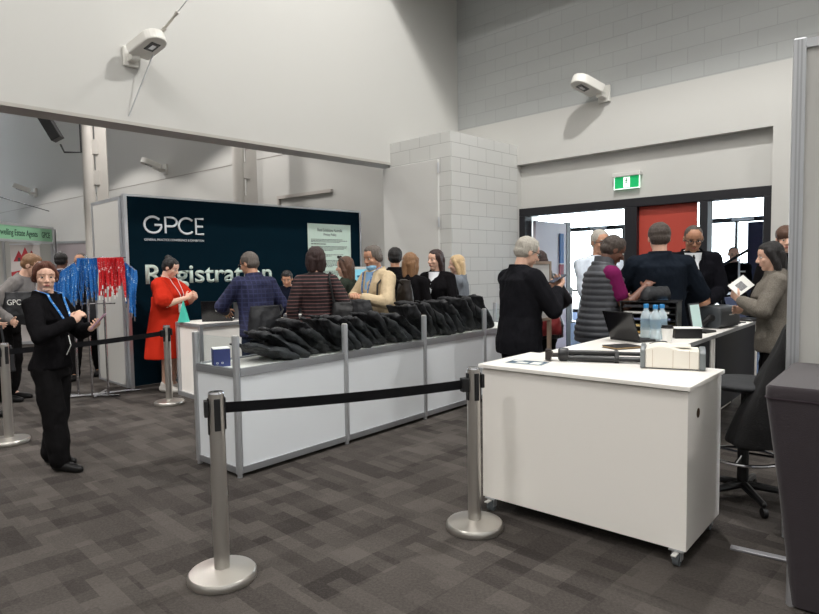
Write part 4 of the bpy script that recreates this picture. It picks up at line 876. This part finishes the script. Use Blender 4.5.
m=MB(); m.box(0,.11,-.02,.02,1.95,2.2); m.build('fascia_board',GRN,t); m=MB(); m.box(.01,.10,-.015,.015,.05,1.95); m.build('panel',WHITE,t); m=MB(); m.box(.01,.10,-.017,-.015,1.65,1.85); m.build('print',mat('salmon print',(214,140,118),.7),t); m=MB(); m.box(-.015,.0,-.02,.02,0,2.2); m.build('upright',ALU,t)
t=thing('booth_table','white booth table with an orange top edge near the banner','table',(-8.15,11.2,0),RAD(5))
m=MB(); m.box(-.5,.5,-.25,.25,.84,.88); m.build('tabletop',mat('orange tan wood',(196,112,70),.5),t)
m=MB(); m.box(-.48,.48,-.23,.23,.74,.84); m.build('apron',WHITE,t)
for x in (-.46,.46):
    for y in (-.21,.21):
        m=MB(); m.cyl((x,y,0),(x,y,.75),.02,n=8); m.build('leg',ALU,t)
# ------------------------------------------------------------------ foyer things
t=thing('foyer_banner','tall dark blue banner stand beside the outer glass door','banner',(6.33,11.0,0),RAD(-30))
m=MB(); m.box(-.17,.17,-.01,.01,.05,2.2); m.build('banner_sheet',mat('dark navy banner',(44,48,76),.6),t); m=MB(); m.box(-.2,.2,-.12,.12,0,.05); m.build('base',BLACKP,t)
t=thing('boom_stand','black boom arm on a stand slanting across the foyer doorway','stand',(4.85,8.9,0),0)
m=MB(); m.cyl((0,0,.02),(0,0,1.52),.014,n=8); m.build('stand_pole',ALU,t); m=MB(); m.cyl((-.42,0,1.33),(.12,0,1.64),.022,n=8); m.build('boom_arm',BLACKP,t)
for a in (20,140,260):
    m=MB(); m.cyl((0,0,.3),(.3*math.cos(RAD(a)),.3*math.sin(RAD(a)),.012),.012,n=6); m.build('leg',BLACKP,t)
t=thing('foyer_table','small white topped table by the foyer doors','table',(4.55,9.4,0),RAD(-44))
m=MB(); m.box(-.4,.4,-.25,.25,.98,1.01); m.build('tabletop',LAM,t)
for x in (-.36,.36):
    for y in (-.21,.21):
        m=MB(); m.cyl((x,y,0.004),(x,y,.98),.018,n=8); m.build('leg',BLACKP,t)
# ------------------------------------------------------------------ cloth materials
def cloth(n,c,r=.9,b=.35,s=140,**k): return mat(n,c,r,bump=b,bscale=s,spec=.05,**k)
BLK1=cloth('black wool',(22,21,23)); BLK2=cloth('black suiting',(20,20,25)); BLKT=cloth('black trouser cloth',(24,23,24)); NAVYS=cloth('navy suiting',(27,33,42)); CHAR=cloth('charcoal suiting',(28,28,32))
GRN1=cloth('dark green camouflage cloth',(44,50,44),var=.5); CREAM=cloth('cream cotton',(206,186,154)); GREYK=cloth('grey knit',(128,124,122)); REDC=cloth('red cotton dress cloth',(196,48,30),.75)
SHW=cloth('white shirt cotton',(225,228,232),.7,.2); SHB=cloth('pale blue shirt cotton',(140,180,220),.7,.2); PALEB=cloth('white blue shirt cotton',(205,214,226),.7,.2); PURP=cloth('purple polo cotton',(116,32,82),.75,.2); PUFF=mat('grey puffer nylon',(66,68,74),.55,bump=.2,bscale=60)
DENIM=cloth('dark denim',(40,46,62)); GCARD=cloth('blue grey cardigan',(118,124,132)); DKSW=cloth('dark navy sweater',(20,24,36)); NAVT=cloth('slate blue sweater',(66,70,96))
STR=stripes('black knit with pink stripes',(30,20,23),(118,80,78),.034,.2); PLAID=stripes('navy plaid',(26,30,62),(48,54,92),.045,.18,c3=(44,48,86),p3=.045); GPL=cloth('grey houndstooth',(104,99,92),.85,.4,150,var=.45)
LANB=speck('worn blue lanyard',(40,122,200),(200,226,245),60,.6); MASK=mat('pale blue mask',(150,196,226),.8); SNEAK=mat('white sneakers',(226,222,216),.6); TAN=mat('dark brown leather',(34,28,26),.5); WIRE=mat('glasses frame',(30,28,28),.35)
PHONEM=mat('phone case dark',(30,30,36),.3)
def jacket(m,name='jacket',**k): return dict(dict(name=name,mat=m,mar=.020,hem=.455,flare=.06,amp=.008,freq=8),**k)
def phone(label,p,rz,rx=-50,m=PHONEM):
    t=thing('phone',label,'phone',p,rz); a=MB(); a.box(-.036,.036,-.075,.075,0,.009); b=a.build('phone_case',m,t,bevel=.003); b.rotation_euler=(RAD(rx),0,0)
    a=MB(); a.box(-.033,.033,-.07,.07,.009,.0098); a.build('screen',mat('phone screen',(60,70,90),.1),b); return t
def worn_lanyard(p,m=LANB,z0=.845,z1=.6,badge=True,w=.009,card=None):
    "ribbon worn round the neck, child of the person"
    T,h=p['T'],p['h']; y=lambda z:p['ysurf'](min(z,.835))+.012; mb=MB()
    for sx in (1,-1):
        pts=[(sx*(.050*h*((z-z1)/(z0-z1))**.8+.004),y(z)-.02*abs(z-z1),z*h) for z in [z1+(z0-z1)*i/6 for i in range(7)]]+[(sx*.047*h,-.02*h,.865*h)]
        rg=[[T((x-w,yy,z)),T((x+w,yy,z)),T((x+w,yy-.003,z)),T((x-w,yy-.003,z))] for x,yy,z in pts]; mb.rings(rg)
    o=mb.build('lanyard',m,p['root'],smooth=True)
    if badge:
        mb=MB(); q=T((0,y(z1)+.004,z1*h)); mb.box(q.x-.035,q.x+.035,q.y,q.y+.004,q.z-.11,q.z-.005); mb.build('badge',card or PAPER,o)
def strap(pts,label=None,r=.012): pass
def soft_bag(name,label,cat,loc,rz,w,h,t,m,straps=(),top=None,seed=1,rot=None):
    b=thing(name,label,cat,loc,rz); a=MB(); rg=[]
    for k in range(11):
        u=k/10; ww=w*(1-.12*u)*(1 if u<.9 else .95); th=t*(.45+.55*math.sin(PI*min(1,.2+u*.85)))
        rg.append([(ww/2*math.copysign(abs(math.cos(q))**.5,math.cos(q)),th/2*math.sin(q),h*u) for q in [2*PI*i/24 for i in range(24)]])
    a.rings(rg); me=remesh(a,'pouch',.009,3); crumple(me,.010,12,(1,1,.7),seed); o=link('pouch',me,m,b)
    if rot: b.rotation_euler=rot
    Mi=(Matrix.Translation(loc)@b.rotation_euler.to_matrix().to_4x4()).inverted()
    for s in straps:
        a=MB(); a.path([Mi@V(q) for q in s],.011,8); a.build('strap',m,b,smooth=True)
    return b
PP={}
# 1 woman in the black blazer
p=person('person in a black blazer and wide trousers holding a pink phone by the lanyard rack',(-2.665,4.46),97,1.545,'low_bun','auburn','fair',True,.87,-1,(46,4),
 RA=dict(to=(.085,.25,1.10),pole=(.9,-.5,-.8),palm=(-1,.2,.25),curl=75,bend=(0,.1,.9)),LA=dict(to=(-.05,.29,1.04),pole=(-.8,-.5,-.8),palm=(.45,0,1),curl=48,bend=(.3,1,.25)),
 top=jacket(BLK1,'blazer',hem=.49,flare=.02,mar=.022,vee=.64),shirt=('inner_top',BLK2),lapel=BLK1,pants=BLKT,vox=.0042,stride=.09,brow='auburn',stance=.05,leg=1.35)
worn_lanyard(p,z1=.66,w=.011,badge=False); L=p['L'][1]; phone('phone with a pink case in the raised hand of the person in the black blazer',L+V((.035,0,.018)),RAD(-75),48,mat('pink phone case',(180,140,160),.4)); PP['w']=p
a=MB(); a.path([p['M']@V((.03,.17,1.0)),p['M']@V((.05,.20,.93)),p['M']@V((.045,.16,.86))],.0035,6); o=a.build('badge_cord',PAPER,smooth=True); o.parent=p['root']; o.matrix_parent_inverse=p['M'].inverted()
# 2 bending grey top with tote
p=person('person with blonde hair in a grey top leaning over a black tote bag',at(3,6.9),82,1.76,'short','dark blonde','fair',True,1.1,26,(0,26),RA=dict(to=(.14,.24,1.16)),LA=dict(to=(-.10,.30,1.14)),top=jacket(GREYK,'sweater',mar=.018,hem=.5),pants=BLKT,face_on=False)
L=p['R'][1]; b=soft_bag('tote_bag','full black tote bag with white letters held by the person in the grey top','bag',(at(20,6.68)[0],6.66,.90),RAD(8),.34,.36,.16,BAGM,[[(at(20,6.68)[0]-.08,6.66,1.24),L+V((-.04,-.02,.03)),L+V((.03,-.02,.03)),(at(20,6.68)[0]+.09,6.66,1.24)]],seed=3)
text('printed_letters','GPC',PAPER,b,(-.08,-.088,.22),w=.14,h=.06,ext=.002)
# 3 at the picture edge
p=person('person at the picture edge, only an arm and a black bag showing',at(-24,6.0),90,1.66,'short','brown','fair',True,1,0,(0,0),RA=dict(to=(.15,.22,.98)),LA=dict(to=(-.2,.20,.98)),top=jacket(GREYK,'sweater'),pants=BLKT,face_on=False)
q=p['R'][1]; soft_bag('handbag','black handbag hanging from the arm at the picture edge','bag',(q.x,q.y-.02,.50),RAD(20),.26,.26,.10,BAGM,[[(q.x-.05,q.y-.02,.74),(q.x-.02,q.y-.01,.96),(q.x+.02,q.y-.01,.96),(q.x+.05,q.y-.02,.74)]],seed=5)
# 4 5 men talking behind the rack
person('person with short dark hair in slate blue, back turned, before the mauve booth partition',at(63,9.6),-15,1.79,'crop','black','brown',False,1.05,0,(10,0),top=jacket(NAVT,'sweater',mar=.016),pants=BLKT,collar=SHW,face_on=False)
p=person('bald person in black walking behind the lanyard rack with a black shoulder bag',at(84,8.4),170,1.74,'shaved','stubble','tan',False,1.1,2,(0,8),top=jacket(BLK2),pants=BLKT,stride=.18,glasses=WIRE,LA=dict(to=(-.28,.05,.95)))
q=p['L'][1]; soft_bag('shoulder_bag','black bag with a red lining edge carried past the rack by the bald person','bag',(q.x-.02,q.y-.04,.82),0,.3,.34,.12,BAGM,[[(q.x-.08,q.y-.04,1.1),(q.x-.02,q.y,1.36),(q.x+.05,q.y-.03,1.1)]],seed=8)
# 6 red dress
p=person('person in a loose red dress and white sneakers with dark hair in a bun',(-2.97,7.36),98,1.64,'bun','black','fair',True,1.28,3,(-4,24),
 RA=dict(to=(.08,.31,1.14),pole=(.9,-.4,-.7),palm=(-1,.2,.2),curl=65,bend=(-.3,.6,.6)),LA=dict(to=(-.04,.36,1.14),pole=(-.9,-.4,-.7),palm=(1,0,.2),curl=60,bend=(.4,.5,.4)),
 top=jacket(REDC,'dress_bodice',mar=.016,hem=.56,sleeve='short',puff=.03,amp=.01),skirt=dict(name='dress_skirt',mat=REDC,fold=.16,prof=[(.255,.185,.155),(.28,.184,.154),(.42,.165,.138),(.55,.135,.112),(.64,.12,.098),(.70,.118,.1)]),shoes=SNEAK)
worn_lanyard(p,SHW,.84,.66,w=.005)
# 7 plaid jacket
p=person('person in a navy plaid jacket and glasses handling the grey laptop',at(258,6.25),318,1.66,'crop','salt','tan',False,1.06,10,(-28,14),
 LA=dict(to=(-.17,.40,1.03),pole=(-.9,-.2,-.6),palm=(.6,0,-1),curl=35),RA=dict(to=(.2,.2,.92)),top=jacket(PLAID,mar=.024,hem=.47),pants=DENIM,collar=SHW,glasses=WIRE)
bk=p['M']@V((-.02,-.24,.80)); soft_bag('crossbody_bag','black crossbody bag on the back of the person in the plaid jacket','bag',(bk.x-.03,bk.y,.80),p['face'],.38,.30,.15,BAGM,[[bk+V((.12,.0,.2)),p['M']@V((.24,-.08,1.04)),p['M']@V((.26,.03,1.12))]],seed=12)
# 8 seated man
p=person('person with dark quiffed hair and white collar looking down at the registration desk',at(289,8.35),176,1.47,'quiff','black','tan',False,1.05,12,(0,24),top=jacket(DKSW,'sweater',mar=.015),pants=BLKT,collar=SHW,
 RA=dict(to=(.14,.33,.90)),LA=dict(to=(-.12,.33,.90)))
q=p['T']((-.07,.0,1.16)); a=MB(); a.box(-.045,.045,-.004,.004,-.016,.016); o=a.build('name_badge',PAPER,p['root']); o.location=(-.08,p['ysurf'](.73)+.085,1.03); o.rotation_euler=(RAD(14),0,RAD(20))
# 9 striped woman
p=person('person with a dark brown bob in a black and pink striped knit, back turned',at(317,5.95),352,1.68,'bob','dark brown','fair',True,1.05,0,(-4,0),top=dict(name='striped_knit',mat=STR,mar=.017,hem=.45,flare=.05,amp=.006,freq=8),pants=BLKT,face_on=False,LA=dict(to=(-.22,.03,.82)),RA=dict(to=(.21,.09,.90)))
M=p['M']; q=M@V((.25,-.10,.80)); s=M@V((.13,-.03,1.385)); soft_bag('shoulder_bag','slouchy black leather shoulder bag on the arm of the person in the striped knit','bag',(q.x,q.y,.80),p['face']+RAD(-20),.25,.34,.13,mat('black leather bag',(26,26,28),.4,bump=.2,bscale=60),[[q+V((-.08,0,.30)),s+V((.0,-.06,-.02)),s+V((0,.0,.035)),s+V((.04,.09,-.02)),q+V((.08,.04,.30))]],seed=6)
# 10 green
p=person('person with long brown hair and sunglasses in a dark green top',at(347,6.9),285,1.60,'shoulder','brown','fair',True,1.0,0,(0,4),top=jacket(GRN1,'top',mar=.017),pants=BLKT,RA=dict(to=(.16,.26,.98)),LA=dict(to=(-.16,.26,1.0)))
a=MB()
for sx in (1,-1): a.ell((sx*.15,.22,.50),(.13,.06,.075)); a.path([(sx*.24,.22,.5),(sx*.36,.0,.38),(sx*.37,-.15,.25)],.02,6)
a.path([(-.05,.26,.5),(.05,.26,.5)],.02,6); me=a.mesh('sunglasses'); me.transform(p['mh']); link('sunglasses',me,BLACKG,p['root'],smooth=True)
# 11 cream jacket
p=person('person in a cream jacket with a face mask pulled under the chin',at(383,6.4),232,1.71,'wavy','salt','tan',False,1.08,9,(-8,14),
 RA=dict(to=(.02,.36,1.18),pole=(.9,-.2,-.7),palm=(-.3,0,-1),curl=60),LA=dict(to=(-.12,.34,1.16),pole=(-.9,-.2,-.7),palm=(.3,0,-1),curl=60),top=jacket(CREAM,mar=.026,hem=.48,vee=.60),pants=BLKT,shirt=('shirt',SHB),lapel=CREAM,collar=SHB)
a=MB(); a.ell((0,.15,-.36),(.235,.235,.165),n=20); me=a.mesh('face_mask'); me.transform(p['mh']); link('face_mask',me,MASK,p['root'],smooth=True)
worn_lanyard(p,LANB,.845,.62)
q=(p['L'][1]+p['R'][1])/2; soft_bag('tote_bag','black tote bag held open by the person in the cream jacket','bag',(q.x-.02,q.y-.06,.80),p['face']+RAD(30),.52,.35,.17,BAGM,[],seed=21)
s=p['sh'][1]; fw_=V((-math.sin(p['face']),math.cos(p['face']),0)); soft_bag('backpack','dark brown backpack strapped over the shoulder of the cream jacket','bag',tuple((s-fw_*.22-V((0,0,.34)))),p['face'],.22,.32,.12,TAN,[[s-fw_*.2+V((0,0,-.08)),s+V((0,0,.065)),s+fw_*.13+V((0,0,-.06)),s+fw_*.14+V((0,0,-.2))]],seed=14)
# 12..15 queue
person('person with short black hair mostly hidden behind the cream jacket',at(396,7.4),10,1.71,'crop','black','tan',False,1,0,(-10,0),top=jacket(BLK1),pants=BLKT,face_on=False)
person('person with shoulder length brown and blonde hair in a black top, back turned',at(411,6.8),25,1.63,'shoulder','dark blonde','fair',True,1.02,0,(-5,2),top=jacket(BLK1,'top',mar=.016),pants=BLKT,face_on=False)
p=person('smiling person with dark hair in a black coat over a white shirt',at(437,7.15),208,1.67,'shoulder','dark brown','fair',True,1.08,0,(20,2),top=jacket(BLK1,'coat',mar=.024,vee=.66,hem=.40),pants=BLKT,shirt=('shirt',SHW),lapel=BLK1,LA=dict(to=(-.12,.27,1.02),palm=(.6,0,1),curl=50),RA=dict(to=(.14,.25,1.0),palm=(-.6,0,1),curl=50))
phone('phone held by the person in the black coat and white shirt',p['L'][1]+V((0,0,.02)),p['face'],20)
p=person('person with long blonde hair in a blue grey cardigan looking at a phone',at(459,7.45),285,1.61,'long','blonde','fair',True,1.02,0,(-3,6),top=jacket(GCARD,'cardigan',mar=.026,hem=.42,flare=.08,amp=.012),pants=DENIM,LA=dict(to=(-.08,.30,1.06),palm=(.7,.2,.6),curl=55,bend=(0,.3,.9)),RA=dict(to=(.12,.27,1.0),palm=(-.5,0,1),curl=50))
phone('phone held upright by the person with long blonde hair',p['L'][1]+V((-.02,0,.04)),p['face'],70)
# 16 dark suit with phone
p=person('person with grey hair and glasses in a black suit reading a phone',at(519,4.95),66,1.705,'short','grey','fair',False,1.14,3,(12,20),RA=dict(to=(.10,.31,1.25),pole=(.7,-.5,-.9),palm=(-.5,0,1),curl=45),LA=dict(to=(-.08,.29,1.22),pole=(-.9,-.5,-.7),palm=(.5,0,1),curl=50),top=jacket(CHAR,mar=.026,hem=.44),pants=BLK2,collar=SHW,glasses=WIRE)
phone('phone in the hands of the person in the black suit',p['R'][1]+V((.01,.0,.022)),p['face'],25)
# 17 red bag
p=person('person in a shiny black padded jacket partly behind the sign board',at(546,6.5),318,1.63,'short','dark brown','fair',True,1.1,4,(-10,20),top=jacket(mat('black padded jacket',(26,24,28),.4,bump=.4,bscale=30),mar=.024,hem=.42),pants=BLKT,face_on=False,RA=dict(to=(.26,.12,.92)))
q=p['R'][1]; soft_bag('handbag','dark red leather handbag hanging from the arm of the person in the padded jacket','bag',(at(549,6.25)[0],6.25,.74),RAD(15),.28,.25,.13,mat('dark red leather',(120,38,40),.4),[[(at(549,6.25)[0]-.07,6.25,.97),(at(549,6.25)[0]-.05,6.27,1.09),q,(at(549,6.25)[0]+.05,6.27,1.08),(at(549,6.25)[0]+.07,6.25,.97)]],seed=31)
# 18 vest
p=person('person in a grey quilted vest over a purple polo bending over the desk',at(597,5.30),86,1.735,'short','stubble','brown',False,1.14,8,(4,28),RA=dict(to=(.14,.36,1.25),pole=(.25,-.25,-1),palm=(-.5,.2,-.8),curl=45),LA=dict(to=(-.10,.42,1.06),pole=(-.8,-.3,-.8),palm=(.5,0,-.8),curl=45),
 top=dict(name='quilted_vest',mat=PUFF,mar=.030,hem=.455,flare=.03,sleeve='none',cap=0,ridge=.052),pants=BLKT)
# purple sleeves are part of the polo
a=MB()
for i,sx in enumerate((1,-1)):
    E_,W_=p['arms'][i][:2]; S_=p['M'].inverted()@p['sh'][i]; a.cap(S_+V((-sx*.05,0,.01)),.07,S_,.076); a.cap(S_,.070,S_.lerp(E_,.64),.064)
me=remesh(a,'polo_shirt',.008,3); crumple(me,.003,10,(1,1,1),3); link('polo_shirt',me,PURP,p['root'])
a=MB(); R_=[]
for z,rx,ry,y in((.835,.062,.054,-.006),(.862,.056,.05,-.008),(.88,.052,.048,-.01),(.878,.044,.04,-.01),(.84,.044,.04,-.008)): R_.append([p['T']((rx*1.735*math.cos(2*PI*k/24),1.735*(y+ry*math.sin(2*PI*k/24)),z*1.735-.03*max(0,math.sin(2*PI*k/24)))) for k in range(24)])
a.rings(R_,False); a.build('vest_collar',PUFF,p['root'],smooth=True)
q=(p['R'][1]+p['L'][1])/2; soft_bag('tote_bag','soft black bag the person in the quilted vest is handling over the trays','bag',(at(656,4.99)[0],4.99,1.168),RAD(25),.30,.10,.14,BAGM,[],seed=41)
# 19 white hair
p=person('person with grey hair and glasses in a pale shirt standing behind the quilted vest',at(599,6.6),168,1.84,'crop','grey','tan',False,1.15,0,(0,8),top=dict(name='shirt',mat=PALEB,mar=.02,hem=.46,flare=.03,amp=.01,freq=9),pants=DENIM,glasses=WIRE,RA=dict(to=(-.02,.24,1.12),pole=(.9,-.2,-.6)),LA=dict(to=(.03,.22,1.06),pole=(-.9,-.2,-.6)),collar=PALEB)
# 20 navy suit
p=person('tall person with receding cropped hair in a navy suit, back turned, at the trays',at(660,5.33),8,1.82,'crop','stubble','fair',False,1.13,2,(6,6),RA=dict(to=(.24,.28,1.08),pole=(.9,-.3,-.5)),LA=dict(to=(-.20,.28,1.06),pole=(-.9,-.3,-.5)),top=jacket(NAVYS,mar=.028,hem=.43),pants=NAVYS,collar=SHW,face_on=False)
# 21 black suit facing
p=person('bald person with glasses in a black suit and white shirt facing the person in navy',at(691,6.35),196,1.87,'shaved','stubble','olive',False,1.1,5,(0,24),RA=dict(to=(.10,.30,1.10),palm=(-.7,0,.3)),LA=dict(to=(-.12,.30,1.08),palm=(.7,0,.3)),top=jacket(BLK2,mar=.026,hem=.43,vee=.62),pants=BLK2,shirt=('shirt',SHW),tie=BLK1,lapel=BLK2,collar=SHW,glasses=WIRE)
q=p['R'][1]; a=MB(); a.box(-.02,.02,-.004,.004,-.12,.05); o=a.build('lanyard_card',PAPER); o.location=(q.x+.0,q.y-.03,1.06); tag(o,'white card strip in the hand of the bald person in the black suit','card')
# 22 foyer person
p=person('person in black with hands clasped standing out in the foyer',at(733,9.9),200,1.73,'shaved','stubble','fair',False,1.15,0,(0,10),RA=dict(to=(.02,.22,1.10)),LA=dict(to=(-.03,.22,1.08)),top=jacket(BLK2,mar=.022),pants=BLKT)
a=MB(); a.box(-.05,.05,-.003,.003,-.012,.012); o=a.build('name_badge',PAPER,p['root']); o.location=(-.1,p['ysurf'](.74)+.03,1.32)
# 23 grey jacket
p=person('person with long black hair in a grey houndstooth jacket reading a white sheet',at(778,5.0),292,1.63,'long','black','fair',True,1.1,3,(-4,10),LA=dict(to=(-.06,.28,1.14),pole=(-.9,-.3,-.7),palm=(.6,.3,.6),curl=45,bend=(0,.4,.6)),RA=dict(to=(.12,.24,1.05)),top=jacket(GPL,mar=.022,hem=.44),pants=BLKT)
q=p['L'][1]; a=MB(); a.box(-.085,.085,-.002,.002,-.062,.062); o=a.build('paper_sheet',PAPER); o.location=(q.x+.035,q.y-.03,q.z+.07); o.rotation_euler=(RAD(-35),RAD(-32),RAD(10)); tag(o,'white printed sheet held by the person in the grey houndstooth jacket','paper')
b=MB(); b.box(-.04,.03,-.0028,-.002,-.04,.03); b.build('printed_block',mat('grey print',(120,120,122),.8,var=.4,bscale=80),o)
# 24 beanie
person('person in an olive brown beanie behind the person in the houndstooth jacket',at(785,6.3),205,1.83,'beanie','brown','fair',True,1.05,0,(0,10),top=jacket(BLK1),pants=BLKT)
MATS['hair brown']
# ------------------------------------------------------------------ light
def lamp(kind,name,loc,power,color=(1,1,1),size=.5,rot=(0,0,0),**k):
    l=bpy.data.lights.new(name,kind); l.energy=power; l.color=color
    if kind=='AREA': l.size=size
    else: l.shadow_soft_size=size
    for a,b in k.items(): setattr(l,a,b)
    o=bpy.data.objects.new(name,l); col.objects.link(o); o.location=loc; o.rotation_euler=rot; return o
lamp('POINT','hall_lamp',(2.0,5.23,7.1),880,(1,.985,.955),.14)
lamp('POINT','hall_lamp',(-3.6,1.4,8.8),350,(1,.975,.94),.16)
lamp('POINT','hall_lamp',(6.5,1.5,6.45),430,(1,.98,.95),.2)
for x,y,e in((-1,-2,380),(-11,-4,620),(0,-6,150)): lamp('AREA','hall_fill_light',(x,y,12.2),e,(1,.97,.94),1.5)  # added fills that brighten the hall and the cabinet front
for x,y,z,e in((-2.7,9.5,6.2,300),(-4.9,11.3,5.2,230),(-8.5,14,5.3,260),(-13,16,6.0,420)): lamp('SPOT','far_hall_lamp',(x,y,z),e,(1,.96,.92),.15,(0,0,0),spot_size=RAD(126),spot_blend=.05)
lamp('SPOT','far_hall_lamp',(-7.6,5.6,6.0),1150,(1,.96,.92),.15,(0,0,0),spot_size=RAD(126),spot_blend=.15)
lamp('AREA','far_hall_fill',(-8,11,9.0),130,(1,.96,.92),2.5)  # added fill that lifts the far wall's dark upper band
w=bpy.data.worlds.new('daylight'); sc.world=w; w.use_nodes=True; bg=w.node_tree.nodes['Background']; bg.inputs[0].default_value=(.86,.93,1,1); bg.inputs[1].default_value=11.0
# ------------------------------------------------------------------ camera
cam=bpy.data.cameras.new('camera'); co=bpy.data.objects.new('camera',cam); col.objects.link(co); sc.camera=co
cam.sensor_fit='HORIZONTAL'; cam.sensor_width=36; cam.lens=36*605/819; cam.clip_start=.05; cam.clip_end=300
pitch=math.atan((307-268.5)/605); roll=.0155
co.matrix_world=Matrix.Translation((0,0,1.45))@Matrix.Rotation(PI/2-pitch,4,'X')@Matrix.Rotation(-roll,4,'Z')
vs=sc.view_settings; vs.view_transform='Standard'; vs.look='None'; vs.exposure=0; vs.gamma=1; vs.use_curve_mapping=False
sc.cycles.max_bounces=8
